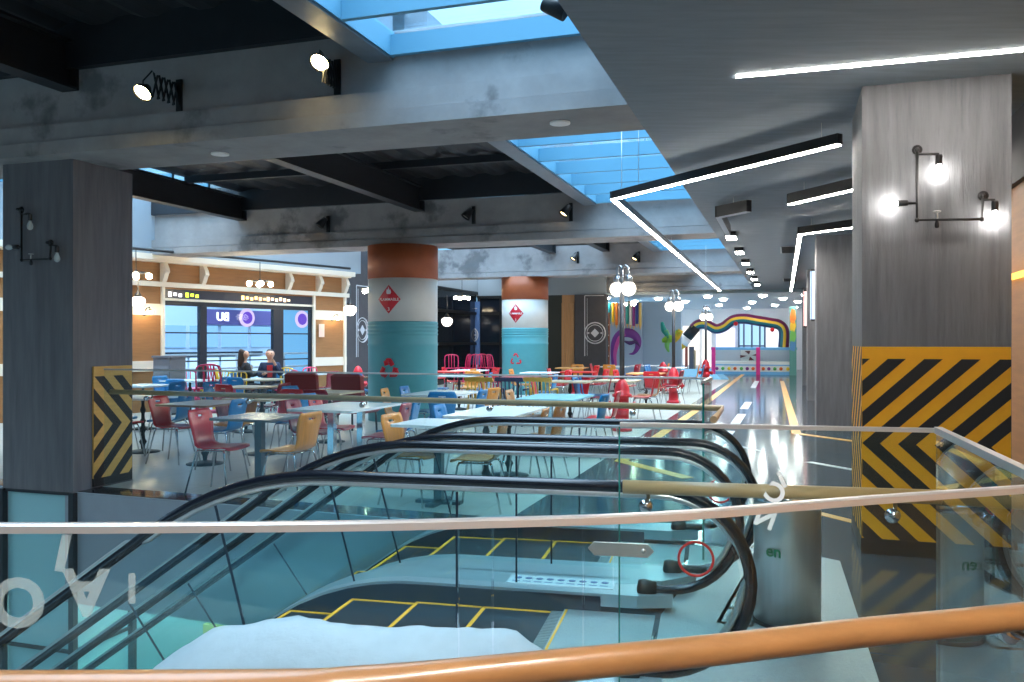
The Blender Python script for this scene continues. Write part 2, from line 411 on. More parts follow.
# the rest of the room behind the viewer
REST = mat('plain_wall_paint', (150, 152, 154), .8)
struct(MB().gbox(-22, 16, -10.3, -10, -.2, 4.6).build('wall_back', REST))
struct(MB().gbox(-22.3, -22, -10, 10, LOW, 4.6).build('wall_west', REST))
struct(MB().gbox(-13.5, -1.1, -10, -1., 4.5, 4.6).build('roof_6', DECK))
struct(MB().gbox(-22, -13.5, -10, 10.5, 4.5, 4.6).build('roof_7', DECK))
# ------------------------------------------------------------------ concrete columns
def quad_col(pts, z0, z1): return MB().prism([(p[0], p[1], z0) for p in pts], (0, 0, z1 - z0))
rc = [gp(.497, 6.48), gp(1.43, 6.48), gp(1.43, 7.45), gp(.497, 7.45)]
colr = struct(quad_col(rc, 0, 3.3).build('column_1', CONC_COL))
# hazard chevrons painted on the right column: thin paint layer, coordinates (along the face, height)
def hazard(mb, P, r, nrm, W, z0, z1, fold, period, slope, th, flip=False, band=None, base=None):
    """black chevron stripes (material 1) on a yellow ground (material 0): each stripe is cut to the face"""
    P, r, nrm = Vector(P), Vector(r), Vector(nrm)
    pt = lambda a, z, t: P + r*a + Vector((0, 0, z)) + nrm*t
    mb.prism([pt(0, z0, 0), pt(W, z0, 0), pt(W, z1, 0), pt(0, z1, 0)], nrm*th)
    zt = z1 - (band or 0)
    def clip(poly, f):
        out = []
        for i in range(len(poly)):
            a, b = poly[i], poly[(i+1) % len(poly)]; fa, fb = f(a), f(b)
            if fa >= 0: out.append(a)
            if (fa >= 0) != (fb >= 0):
                t = fa/(fa - fb); out.append((a[0] + (b[0]-a[0])*t, a[1] + (b[1]-a[1])*t))
        return out
    sg = -1 if flip else 1
    K = int(6*W/period) + 30
    for half in (0, 1):
        for k in range(-K, K):
            a0 = k*period; a1 = a0 + period*.5
            zA, zB = (fold, zt) if half == 0 else (z0, fold)
            sh = lambda z: sg*slope*abs(z - fold)
            poly = [(a0 + sh(zA), zA), (a1 + sh(zA), zA), (a1 + sh(zB), zB), (a0 + sh(zB), zB)]
            for f in (lambda q: q[0], lambda q: W - q[0]):
                poly = clip(poly, f) if poly else poly
            if len(poly) > 2: mb.prism([pt(a, z, th) for a, z in poly], nrm*.0015, 1)
    if base: mb.prism([pt(0, base[0], 0), pt(W, base[0], 0), pt(W, base[1], 0), pt(0, base[1], 0)], nrm*(th + .004), 1)
HB = mat('black_stripe_paint', (24, 24, 26), .6, var=.1)
mb = MB(); U_ = gp(1, 0) - gp(0, 0); V_ = gp(0, 1) - gp(0, 0)
hazard(mb, rc[0], U_, -V_, .93, .11, 1.46, .78, .232, 1.06, .003, band=.085, base=(0, .11))
hazard(mb, rc[3], -V_, -U_, .97, .11, 1.46, .78, .232, 1.06, .003, band=.0, base=(0, .11))
h = mb.build('painted_hazard_stripes', [YEL, HB], None)
tag(h, 'yellow and black chevron warning paint round the base of the big concrete column', 'warning stripes')
struct(quad_col([gp(.457, 15.4), gp(1.45, 15.4), gp(1.45, 16.3), gp(.457, 16.3)], 0, 3.3).build('column_2', CONC_COL))
struct(quad_col([gp(.46, 22.7), gp(1.45, 22.7), gp(1.45, 23.6), gp(.46, 23.6)], 0, 3.3).build('column_3', CONC_COL))
struct(quad_col([gp(.46, 30.3), gp(1.45, 30.3), gp(1.45, 31.1), gp(.46, 31.1)], 0, 3.3).build('column_4', CONC_COL))
lc0 = Vector((-4.338, 8.4, 0)); lcw, lcd = .905, .80
lc = [lc0 - U_*lcw, lc0, lc0 + V_*lcd, lc0 + V_*lcd - U_*lcw]
struct(quad_col(lc, -.0, 3.3).build('column_5', CONC_DK))
# cladding of the same column on the level below: frosted panes in dark frames
mb = MB()
for p in lc: mb.box((p.x, p.y, LOW/2), (.06, .06, -LOW), GR)
for z in (-1.6, -3.2, -.03): mb.prism([Vector((p.x, p.y, z)) for p in lc], (0, 0, .03))
cl = thing('column_cladding', 'frosted glass cladding in dark frames round the column foot on the level below', 'cladding', (lc0.x, lc0.y, LOW), 0)
mb.build('frame', STEEL_DK, cl)
ins = [lc[0] + (lc[2]-lc[0])*.04, lc[1] + (lc[3]-lc[1])*.04, lc[2] + (lc[0]-lc[2])*.04, lc[3] + (lc[1]-lc[3])*.04]
quad_col(ins, LOW, -.04).build('frosted_panel', mat('frosted_panel', (150, 196, 200), .35), cl)
# hazard board on the left column
hz = MB(); ha = lc0 + V_*.24
hazard(hz, ha + U_*.004, V_, U_, .53, .10, 1.24, .64, .255, 1.0, .018, flip=True, band=.10, base=(.02, .10))
hb = hz.build('hazard_board', [mat('board_wood_yellow', (206, 160, 84), .55, var=.1, vscale=4, stretch=(1, 1, 8)), HB])
tag(hb, 'wooden board with black arrow stripes fixed to the grey column at the floor edge', 'warning board')

# ------------------------------------------------------------------ glass guards
def guard(t, panels, cap, rail, brackets, railmat, z1=1.22, z0=-.2, rr=.024):
    for poly in panels:                      # each pane of glass is a part
        mb = MB(); rows = [[Vector((p[0], p[1], z0)), Vector((p[0], p[1], z1 - .004))] for p in poly]
        mb.sheet(rows, .012); o = mb.build('glass_pane', [GLASS], t)
        for p in o.data.polygons: p.use_smooth = False
    mb = MB()
    c = [Vector((p[0], p[1], z1)) for p in cap]
    for i in range(len(c) - 1): pass
    n = len(c); vs = []
    for i, p in enumerate(c):
        d = (c[min(i+1, n-1)] - c[max(i-1, 0)]).normalized(); r = Vector((d.y, -d.x, 0))
        for a, b in ((-.010, -.008), (.010, -.008), (.010, .003), (.006, .006), (-.006, .006), (-.010, .003)): vs.append(p + r*a + Vector((0, 0, b)))
    fs = []
    for i in range(n - 1):
        for k in range(6): fs.append((i*6+k, i*6+(k+1) % 6, i*6+6+(k+1) % 6, i*6+6+k))
    fs += [tuple(range(6))[::-1], tuple(range((n-1)*6, n*6))]
    mb.add(vs, fs); mb.build('cap_rail', CAPSTEEL, t)
    mb = MB().tube(rail, rr, 14); mb.build('handrail', railmat, t)
    for (rp, gpnt) in brackets:
        rp, gpnt = Vector(rp), Vector(gpnt); n = (Vector((rp.x, rp.y, 0)) - Vector((gpnt.x, gpnt.y, 0)))
        n.normalize(); mb = MB()
        b = Vector((gpnt.x, gpnt.y, gpnt.z))
        mb.lathe([(.0, -.014), (.022, -.012), (.024, .0), (.024, .012), (.018, .018), (.0, .018)], b, 16, axis=n)
        mb.tube([b + n*.02, b + n*((rp - b).dot(n))*.9, rp + Vector((0, 0, -rr*.8))], .007, 8)
        mb.build('bracket', CHROME, t)
def smooth_path(pts, k=5):
    pts = [Vector(p) for p in pts]; out = []
    for i in range(len(pts) - 1):
        p0, p1, p2, p3 = pts[max(i-1, 0)], pts[i], pts[i+1], pts[min(i+2, len(pts)-1)]
        for j in range(k):
            s = j/k; out.append(.5*((2*p1) + (p2-p0)*s + (2*p0-5*p1+4*p2-p3)*s*s + (3*p1-p0-3*p2+p3)*s**3))
    return out + [pts[-1]]
# the near guard, curved
g1 = [(-1.9, 1.29, 0), (-.771, 1.280, 0), (-.4417, 1.286, 0), (-.2015, 1.298, 0), (0, 1.322, 0), (.171, 1.347, 0), (.3266, 1.39, 0), (.62, 1.50, 0), (.972, 1.615, 0), (1.5, 1.79, 0)]
g1s = smooth_path(g1, 6)
r1 = smooth_path([(-1.6, 1.185, 1.015), (-.43, 1.19, 1.015), (-.215, 1.205, 1.015), (0, 1.253, 1.015), (.314, 1.334, 1.015), (.582, 1.414, 1.015), (.903, 1.499, 1.015), (1.45, 1.66, 1.015)], 6)
def cut(path, xa, xb): return [p for p in path if xa <= p.x <= xb]
t = thing('glass_guard', 'nearest curved glass guard with an orange brown wooden handrail and steel cap', 'glass guard', (0, 1.3, 0))
brk = [(r1[i], Vector((r1[i].x - .01, r1[i].y + .075, .985))) for i in (37,)]
brk = [((.945, 1.512, 1.015), (.925, 1.588, .96)), ((-.9, 1.187, 1.015), (-.9, 1.27, .955))]
xj = [-1.9, -.083, -.0295, 1.5]
ga = cut(g1s, -1.9, -.085) + [Vector((-.0835, 1.3115, 0))]
gb = [Vector((-.0815, 1.3118, 0)), Vector((-.031, 1.318, 0))]
gc = [Vector((-.029, 1.3184, 0))] + cut(g1s, -.027, 1.6)
guard(t, [ga, gb, gc], g1s, r1, brk, WOODRAIL)
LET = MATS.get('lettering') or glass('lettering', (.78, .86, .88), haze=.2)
mb = MB()
right1, up1 = Vector((1, .02, 0)), Vector((0, 0, 1))
def reflected_letter(mb, ch, px, py, size, rot, mirror=False):
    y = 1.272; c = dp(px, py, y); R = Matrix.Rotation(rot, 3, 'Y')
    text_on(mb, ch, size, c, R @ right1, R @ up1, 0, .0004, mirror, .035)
reflected_letter(mb, 'O', 18, 600, .10, PI); reflected_letter(mb, 'A', 86, 590, .095, PI); reflected_letter(mb, 'I', 63, 553, .085, math.radians(12)); reflected_letter(mb, 'I', 132, 590, .06, 0)
mb.build('reflected_letters', LET, t)  # translucent letters laid on the pane as a painted reflection of a sign
# the guard beside the escalator landing
t = thing('glass_guard', 'straight glass guard beside the escalator landing with a dull wooden handrail', 'glass guard', G2A)
off = Vector((.012, .065, 0)); zr = .997
a2 = G2A + (G2B - G2A)*.006 + off; b2 = G2B + off + Vector((.03, 0, 0))
rail2 = [Vector((a2.x, a2.y, zr)), Vector((b2.x, b2.y, zr))]
br2 = []
for f in (.085, .865):
    g = G2A + (G2B - G2A)*f; p = rail2[0] + (rail2[1] - rail2[0])*f
    br2.append((p, Vector((g.x, g.y, .945))))
guard(t, [[G2A, G2B - (G2B-G2A)*.003], [G2B + (G2C-G2B)*.004, G2C, Vector((1.04, 1.66, 0))]], [G2A, G2B], rail2, br2, WOODRAIL2)
mb = MB(); cpts = [G2B, G2C, Vector((1.04, 1.66, 0))]
for i in range(2): mb.bar(cpts[i] + Vector((0, 0, 1.22)), cpts[i+1] + Vector((0, 0, 1.22)), .022, .02)
mb.build('cap_rail', CAPSTEEL, t)
mb = MB().prism([G2A + Vector((-.001, -.006, -.2)), G2A + Vector((-.001, .006, -.2)), G2A + Vector((-.001, .006, 1.21)), G2A + Vector((-.001, -.006, 1.21))], (-.004, 0, 0)); mb.build('polished_edge', GLASSE, t)
mb = MB(); d2 = (G2B - G2A).normalized()
pc = G2A + Vector((0, -.012, .80)); rows = []
mb.prism([pc + d2*(-.09 + .0) + Vector((0, 0, -.022)), pc + d2*.09 + Vector((0, 0, -.022)), pc + d2*.11 + Vector((0, 0, 0)), pc + d2*.09 + Vector((0, 0, .022)), pc + d2*-.09 + Vector((0, 0, .022)), pc + d2*-.11], (0, -.01, 0))
mb.lathe([(.0, 0), (.008, 0), (.008, .006), (0, .006)], pc + d2*.075 + Vector((0, -.01, 0)), 10, axis=(0, -1, 0)); mb.build('patch_clip', BRUSHED, t)
mb = MB()
def l2(ch, px, py, size, rot):
    c = dp(px, py, 2.73); R = Matrix.Rotation(rot, 3, 'Y'); text_on(mb, ch, size, c, R @ Vector((1, -.2, 0)), R @ Vector((0, 0, 1)), 0, .001, True, .03)
l2('N', 765, 519, .085, math.radians(20)); l2('C', 775, 494, .085, math.radians(30)); l2('i', 782, 480, .08, math.radians(-25))
mb.build('white_lettering', mat('letter_white', (235, 238, 240), .5), t)  # mirrored white letters set just before the guard glass
# the far guard along the seating area, with its short return
t = thing('glass_guard', 'far glass guard along the edge of the seating area, ending in a short return', 'glass guard', G3R)
J = lambda s: G3R - vd*s
sj = [0, 1.2, 2.39, 3.58, 4.77, 5.93]
pans = [[J(sj[i] + .004), J(sj[i+1] - .004)] for i in range(5)]
RET = G3R - V_*.62
pans.append([G3R - V_*.006, RET])
rail3 = [J(5.93) + vn*.08 + Vector((0, 0, .99)), J(-.08) + vn*.08 + Vector((0, 0, .99)), J(-.09) - V_*.95 + vn*.05 + Vector((0, 0, .99))]
br3 = [(J(s) + vn*.08 + Vector((0, 0, .99)), J(s) + Vector((0, 0, .94))) for s in (.6, 1.8, 3.0, 4.2, 5.4)]
guard(t, pans, [J(5.93), G3R], rail3, br3, WOODRAIL2)
MB().bar(G3R + Vector((0, 0, 1.22)), RET + Vector((0, 0, 1.22)), .022, .02).build('cap_rail', CAPSTEEL, t)
MB().prism([RET + U_*-.007 - V_*.001 + Vector((0, 0, -.0)), RET + U_*.007 - V_*.001, RET + U_*.007 - V_*.001 + Vector((0, 0, 1.21)), RET + U_*-.007 - V_*.001 + Vector((0, 0, 1.21))], V_*-.006).build('polished_edge', GLASSE, t)

# ------------------------------------------------------------------ escalators (local frame: x towards the landing, y across, z up)
S0, RB, ANG = 1.85, 1.6, math.radians(35)
def base(s):
    u = -S0 - s
    if u <= 0: return 0.
    L = RB*math.sin(ANG)
    if u < L: return -(RB - math.sqrt(RB*RB - u*u))
    return -RB*(1 - math.cos(ANG)) - (u - L)*math.tan(ANG)
SEND = -8.6
def lean(s):      # the joints of the panes stand square to the slope
    m = (base(s + .05) - base(s - .05))/.1; return s - .78*m/(1 + m*m)
def srange(a, b, st=.15):
    n = max(1, int(abs(b - a)/st)); return [a + (b - a)*i/n for i in range(n + 1)]
HR, NR = .885, .385
def strip(mb, n0, n1, zlo, zhi, a, b, mi=0):
    rows = []; S = srange(a, b)
    for i in range(len(S) - 1):
        s, q = S[i], S[i+1]; A, B = base(s), base(q)
        mb.hexa([(s, n0, A+zlo), (q, n0, B+zlo), (q, n1, B+zlo), (s, n1, A+zlo), (s, n0, A+zhi), (q, n0, B+zhi), (q, n1, B+zhi), (s, n1, A+zhi)], mi)
def escalator(o, label, sticker_side):
    t = thing('escalator', label, 'escalator', o, math.radians(-12.9), 'escalators descending from the landing')
    B = lambda mb, name, m, par=t: mb.build(name, m, par, world=False)
    for sd in (-1, 1):
        n = .6*sd
        path = [(-.53, n, .112), (-.46, n, .113), (-NR, n, .5 - NR)]
        path += [(-NR + NR*math.cos(a), n, .5 + NR*math.sin(a)) for a in [math.radians(x) for x in range(-80, 90, 10)]]
        path += [(s, n, base(s) + HR) for s in srange(-NR, SEND, .12)]
        B(MB().tube(path, .026, 10), 'handrail', RUBBER)
        B(MB().tube([(p[0], p[1], p[2] - .03) if 3 <= i and p[2] > .5 else (p[0] - (.03 if p[0] > -NR else 0), p[1], p[2] + (.03 if p[2] < .5 else 0)) for i, p in enumerate(path)][6:], .016, 6), 'rail_track', BRUSHED)
        # panes of the balustrade
        bounds = [-NR - .01, -1.25, -2.25, -3.45, -4.65, -5.85, -7.05, SEND]
        arc = [(-NR + .345*math.cos(a), .5 + .345*math.sin(a)) for a in [math.radians(x) for x in range(-90, 91, 10)]]
        pol = [(x, n - .005, z) for x, z in arc] + [(-NR - .3, n - .005, .845), (-NR - .3, n - .005, .13)]
        B(MB().prism(pol, (0, .010, 0)), 'glass_pane', GLASS_ESC)
        bounds[0] = -NR - .305
        for i in range(len(bounds) - 1):
            a, b = bounds[i] - .004, bounds[i+1] + .004
            rows = [[Vector((s, n, base(s) + .06)), Vector((lean(s), n, base(lean(s)) + HR - .04))] for s in srange(a, b, .12)]
            mb = MB().sheet(rows, .010); ob = B(mb, 'glass_pane', GLASS_ESC)
            for p in ob.data.polygons: p.use_smooth = False
            j = bounds[i+1] if i < len(bounds) - 2 else None
            if j: B(MB().bar((j, n, base(j) + .08), (lean(j), n, base(lean(j)) + HR - .05), .006, .011), 'pane_seal', SKIRT)
        # decks, skirting and outer cladding
        wide = .84 if (sd > 0) == (sticker_side > 0) else .78
        mb = MB(); strip(mb, sd*.5, sd*wide, .03, .10, -.55, SEND); 
        mb.prism([(-.55, sd*.5, .03), (-.55, sd*wide, .03), (-.36, sd*.66, .03), (-.36, sd*.56, .03)], (0, 0, .07)); dk = B(mb, 'balustrade_deck', CASING)
        mb = MB(); strip(mb, sd*.488, sd*.5, -.35, .085, -.75, SEND); B(mb, 'skirt_panel', SKIRT)
        mb = MB(); strip(mb, sd*(wide - .012), sd*wide, -1.0, .03, -.95, SEND); B(mb, 'truss_cladding', CASING)
        B(MB().lathe([(.0, -.06), (.05, -.05), (.058, -.02), (.045, .05), (0, .055)], (-.50, n, .112), 14, axis=(1, 0, 0)), 'handrail_inlet', BLACK)
    if sticker_side > 0:
        mb = MB(); dkp = []
        mb.box((-1.0, .67, .102), (.62, .17, .004))
        for i in range(9):
            mb.lathe([(.0, 0), (.022, 0), (.022, .001), (0, .001)], (-1.26 + i*.064, .70, .1042), 12, 1)
            mb.box((-1.26 + i*.064, .635, .1047), (.045, .012, .001), 0, 1)
        B(mb, 'pictogram_strip', [mat('sticker_white', (206, 216, 222), .4), mat('sticker_blue', (86, 112, 160), .4)])
    mb = MB(); s0 = -.95
    # landing plate with comb teeth
    mb.box((-.70, 0, -.02), (.5, .976, .05)); 
    for i in range(40): mb.box((-.985, -.465 + i*.0238, -.012), (.07, .010, .018))
    cp = B(mb, 'comb_plate', PLATE)
    mb = MB().box((-.935, 0, .0062), (.012, .96, .002)); B(mb, 'yellow_edge', YEL, cp)
    # steps
    s = -1.02; k = 0
    while s > SEND + .5 and k < 17:
        a, b = s, s - .4; z = base(s - .2) - .012
        mb = MB().box(((a + b)/2, 0, z - .02), (.396, .96, .04))
        mb.hexa([(b + .0, -.48, z - .24), (b + .03, -.48, z - .24), (b + .03, .48, z - .24), (b, .48, z - .24), (b + .0, -.48, z - .03), (b + .03, -.48, z - .03), (b + .03, .48, z - .03), (b, .48, z - .03)])
        st = B(mb, 'step', STEPM)
        mb = MB().box((b + .014, 0, z + .001), (.022, .94, .004)).box(((a + b)/2, .465, z + .001), (.39, .022, .004)).box(((a + b)/2, -.465, z + .001), (.39, .022, .004))
        B(mb, 'yellow_edge', YEL, st)
        s -= .4; k += 1
    # entry sign on the newel pane
    mb = MB(); n = .6 if sticker_side < 0 else -.6
    c = (-.22, -.6, .60)
    ring = [(c[0] + .07*math.cos(2*PI*i/28), c[1] - .009, c[2] + .07*math.sin(2*PI*i/28)) for i in range(28)]
    mb.tube(ring, .006, 6, closed=True, flat=.5)
    B(mb, 'prohibition_sign', emit('x', (0, 0, 0), 0) if False else mat('prohibition_red', (240, 50, 48), .4))
    return t
escalator(ESC1, 'nearer escalator, running down to the left beside the white dust sheet', 1)
escalator(ESC2, 'farther escalator, running down to the left beside the seating area', -1)

# landing floor plates
pa = fl(840, 562); pv = V_
p0 = pa; p1 = pa - pv*2.9; p2 = p1 - U_*1.32; p3 = ESC1 - E_*.93 - N_*.48; p3b = ESC1 - E_*.93 + N_*.48; p4 = pa - U_*.95
mb = MB().prism([p0, fl(772, 548), ESC2 - E_*.42 - N_*.5, ESC1 - E_*.42 + N_*.5, ESC1 - E_*.42 - N_*.5, Vector((.52, 2.97, 0)), Vector((1.33, 2.80, 0))], (0, 0, .008))
struct(mb.build('floor_landing', PLATE))
mb = MB().prism([ESC2 - E_*.42 + N_*.5, ESC2 - E_*.42 - N_*.5, ESC2 + E_*.15 - N_*.5, ESC2 + E_*.15 + N_*.5], (0, 0, .004))
struct(mb.build('floor_landing', PLATE))
# white dust sheet over the cladding of the nearer escalator
t_rows = []
ns = 44
for i in range(ns + 1):
    s = -.70 - 2.35*i/ns; row = []
    fade = min(1, i/5, (ns - i)/9 + .12)
    prof = [(-.625, .215), (-.66, .245), (-.72, .24), (-.78, .20), (-.84, .15), (-.90, .05), (-.92, -.10), (-.935, -.3)]
    for j, (n, z) in enumerate(prof):
        wob = .035*(noise.noise(Vector((s*3.1, n*6, 1.3)))) + .018*noise.noise(Vector((s*11, n*14, 4.)))
        zz = base(s) + .10 + (z - .10)*(fade if z > .1 else 1) + wob*fade
        p = ESC1 + E_*s + N_*(n + wob*.4*(j > 4)); row.append(Vector((p.x, p.y, zz)))
    t_rows.append(row)
o = MB().sheet(t_rows, .006).build('dust_sheet', mat('white_cloth', (180, 188, 194), .8, var=.05, vscale=14, bump=.3))
tag(o, 'white dust sheet draped along the near side of the nearer escalator', 'dust sheet')
# floor sticker
sa, sb = fl(716, 623, .006), fl(751, 562, .006)
ax = (sb - sa).normalized(); ac = Vector((ax.y, -ax.x, 0)); L = (sb - sa).length; W = .19
mb = MB().prism([sa, sa + ac*W, sa + ac*W + ax*L, sa + ax*L], (0, 0, .001), 0)
def strip2(a, b, w0, w1, mi, z=.001): mb.prism([sa + ax*a + ac*w0 + Vector((0, 0, z)), sa + ax*a + ac*w1 + Vector((0, 0, z)), sa + ax*b + ac*w1 + Vector((0, 0, z)), sa + ax*b + ac*w0 + Vector((0, 0, z))], (0, 0, .001), mi)
strip2(0, L, 0, .02, 1); strip2(0, L, W - .02, W, 1)
for i in range(6): strip2(i*L/5.15, i*L/5.15 + .035, .02, W - .02, 1)
random.seed(3)
for i in range(5):
    for k in range(6):
        a = .07 + i*L/5.15 + k*.026; strip2(a, a + .014, .04, .04 + random.uniform(.05, .11), 2)
o = mb.build('floor_sticker', [mat('sticker_grey', (198, 204, 206), .4), mat('sticker_orange', (218, 118, 62), .4), mat('sticker_text', (60, 64, 70), .4)])
tag(o, 'orange framed floor sticker with rows of text beside the stainless steel bin', 'floor sticker')
# stainless bin
bc = Vector(((787 - CX)/F*4.53, 4.53, 0))
t = thing('litter_bin', 'tall cylindrical stainless steel litter bin on the landing behind the glass guard', 'bin', bc)
B_ = lambda mb, name, m: mb.build(name, m, t, world=False)
B_(MB().lathe([(.172, .02), (.172, .66), (.168, .68), (.15, .685), (.15, .60), (.0, .60)], (0, 0, 0), 40), 'body', BRUSHED)
B_(MB().lathe([(.178, 0), (.178, .025), (.17, .03)], (0, 0, 0), 40), 'foot_ring', BLACK)
B_(MB().lathe([(.174, .655), (.178, .66), (.178, .69), (.165, .705), (.12, .70), (.12, .62), (0, .62)], (0, 0, 0), 40), 'rim', CHROME)
mb = MB(); text_on(mb, 'en', .085, (-.115, -.139, .41), (.77, -.64, 0), (0, 0, 1)); B_(mb, 'green_lettering', mat('green_vinyl', (30, 120, 80), .5))

# ------------------------------------------------------------------ floor markings
def line(pts, wd, m, name, label):
    mb = MB()
    for i in range(len(pts) - 1):
        a, b = Vector(pts[i]), Vector(pts[i+1]); d = (b - a).normalized(); n = Vector((d.y, -d.x, 0))*wd/2
        a = a - d*wd*.3*(i > 0)
        mb.prism([a - n, a + n, b + n, b - n], (0, 0, .003))
    o = mb.build(name, m); o['kind'] = 'structure'; return o
line([fl(688, 478), fl(621, 461), fl(696, 410.5), fl(750, 369)], .16, ORLINE, 'road_line', '')
line([fl(782, 381), fl(796.5, 433.5), fl(856, 441.5)], .15, ORLINE, 'road_line', '')
line([fl(818, 513), fl(856, 522.5)], .10, ORLINE, 'road_line', '')
line([fl(809, 462), fl(857, 470.5)], .10, WHLINE, 'road_line', '')
for (x0, y0, x1, y1) in ((757, 381, 753, 388), (748.5, 402, 744, 409), (742, 414, 735, 424), (730, 431, 716, 447)):
    line([fl(x0, y0), fl(x1, y1)], .17, WHLINE, 'road_line', '')
line([fl(722, 442), fl(764, 452)], .07, WHLINE, 'road_line', '')
# ------------------------------------------------------------------ lamps
def onp(px, py, P0, d, out=0.):
    """where the line of sight through a pixel meets an upright plane through P0 along d (moved 'out' along its normal)"""
    P0, d = Vector(P0), Vector(d); n = Vector((d.y, -d.x, 0)); P = P0 + n*out
    k = (px - CX)/F; tt = (k*P.y - P.x)/(d.x - k*d.y); y = P.y + d.y*tt
    return Vector((P.x + d.x*tt, y, H - (py - CY)/F*y))
def pipe_lamp(label, P0, pix, lit):
    f = lambda px, py, o=.06: onp(px, py, P0, U_, o)
    A = pix
    t = thing('pipe_wall_lamp', label, 'wall lamp', f(*A['bl'], 0.))
    PIPE = mat('pipe_iron', (62, 60, 60), .4, .7)
    mb = MB(); r = .011
    mb.tube([f(*A['tl']), f(*A['bl']), f(*A['br']), f(*A['tr'])], r, 8)
    mb.tube([f(*A['arm1'][0]), f(*A['arm1'][1])], r*.8, 8); mb.tube([f(*A['arm3'][0]), f(*A['arm3'][1])], r*.8, 8)
    mb.tube([f(*A['arm2'][0]), f(*A['arm2'][1])], r*.9, 8)
    for k in ('tl', 'bl', 'br', 'tr'): mb.ball(f(*A[k]), r*1.6, 10)
    mb.build('pipe_frame', PIPE, t)
    for k in ('tl', 'tr'):
        p = f(*A[k], 0.); mb = MB().lathe([(0, 0), (.034, 0), (.034, .008), (.014, .014), (.012, .06), (0, .06)], p, 14, axis=-V_); mb.build('wall_flange', PIPE, t)
    for (p, ax) in A['bulbs']:
        p = f(*p); ax = Vector(ax)
        if ax.x: ax = U_*ax.x
        s = MB().lathe([(0, 0), (.02, 0), (.022, .01), (.022, .06), (.017, .065), (0, .065)], p, 14, axis=ax).build('lamp_socket', PIPE, t)
        b = MB().lathe([(.012, .0), (.014, .015), (.026, .04), (.031, .062), (.026, .085), (.012, .097), (0, .1)], p + ax*.062, 16, axis=ax)
        b.build('bulb', BULBW if lit else GLASS_BULB, t)
        if not lit: MB().lathe([(0, 0), (.006, .005), (.006, .05), (0, .055)], p + ax*.07, 8, axis=ax).build('filament', mat('filament', (206, 200, 190), .3), t)
    p = f(*A['valve']); mb = MB().lathe([(.0, 0), (.008, 0), (.008, .05), (0, .05)], p - Vector((0, 0, .0)), 8)
    ring = [p + Vector((0, 0, .055)) + U_*(.022*math.cos(a)) + V_*(.022*math.sin(a)) for a in [2*PI*i/16 for i in range(16)]]
    mb.tube(ring, .005, 6, closed=True)
    for i in range(3):
        a = PI*i/3; mb.bar(p + Vector((0, 0, .055)) + U_*.022*math.cos(a) + V_*.022*math.sin(a), p + Vector((0, 0, .055)) - U_*.022*math.cos(a) - V_*.022*math.sin(a), .005, .005)
    mb.build('valve_wheel', mat('valve_paint', (180, 178, 174), .5), t)
    MB().lathe([(0, -.06), (.014, -.055), (.016, -.03), (.010, -.01), (.010, 0), (0, 0)], p, 12).build('valve_tap', PIPE, t)
    return t
D_ = (0, 0, -1)
pipe_lamp('iron pipe wall lamp with three lit bulbs on the big striped concrete column', rc[0], dict(tl=(917, 150), bl=(917, 220), br=(982, 219), tr=(983, 196), arm1=((917, 154), (939, 154)), arm2=((917, 203), (907, 203)), arm3=((983, 200), (995, 200)), bulbs=[((939, 155), D_), ((908, 203), (-1, 0, 0)), ((995, 201), D_)], valve=(937, 219.5)), True)
pipe_lamp('black pipe wall lamp with unlit clear bulbs on the plain grey column', lc0, dict(tl=(21.5, 210), bl=(21.5, 260), br=(50, 258.5), tr=(51, 243), arm1=((21.5, 214), (30, 214)), arm2=((21.5, 247), (18, 247)), arm3=((51, 245), (57, 246)), bulbs=[((30, 214), D_), ((18.5, 247), (-1, 0, 0)), ((57, 246), D_)], valve=(31, 259.5)), False)

# scissor arm spotlights on the first beam
def scissor(px, pt, pb, hx, hy, reach, label):
    P0 = gp(0, 6.52); top, bot = onp(px, pt, P0, U_), onp(px, pb, P0, U_)
    t = thing('scissor_spotlight', label, 'spotlight', bot)
    MB().prism([bot - U_*.03, bot + U_*.03, top + U_*.03, top - U_*.03], -V_*.02).build('back_plate', BLACK, t)
    mid = (top + bot)/2; hh = (top - bot).length; mb = MB(); n = 5
    for i in range(n):
        a, b = -V_*(.02 + reach*i/n), -V_*(.02 + reach*(i+1)/n); h2 = Vector((0, 0, hh*.36))
        for o, sg in ((.008, 1), (-.008, -1)):
            mb.bar(mid + a - h2*sg + U_*o, mid + b + h2*sg + U_*o, .012, .014, up=U_)
    mb.build('scissor_arm', BLACK, t)
    e = mid - V_*(reach + .03); hd = dp(hx, hy, (e.y))
    mb = MB().tube([mid - V_*(reach + .01) + Vector((0, 0, hh*.36)), e + Vector((0, 0, hh*.42)), hd + Vector((0, 0, .10)) , hd + Vector((0, 0, .05))], .007, 6)
    mb.build('neck', BLACK, t)
    ax = Vector((-.25, -.62, -.75)).normalized()
    MB().lathe([(0, -.09), (.03, -.085), (.045, -.06), (.085, .0), (.088, .02), (.08, .02), (.078, .005), (0, .005)], hd, 20, axis=ax).build('lamp_head', BLACK, t)
    MB().lathe([(0, .0), (.074, .0), (.06, .012), (0, .022)], hd + ax*.006, 20, axis=ax).build('lamp_face', SPOTF, t)
scissor(180, 80, 112, 143, 92, .33, 'lit scissor arm spotlight on the concrete beam, nearest the plain grey column')
scissor(338, 60, 95, 320, 62, .22, 'lit scissor arm spotlight on the concrete beam, beside the first skylight')

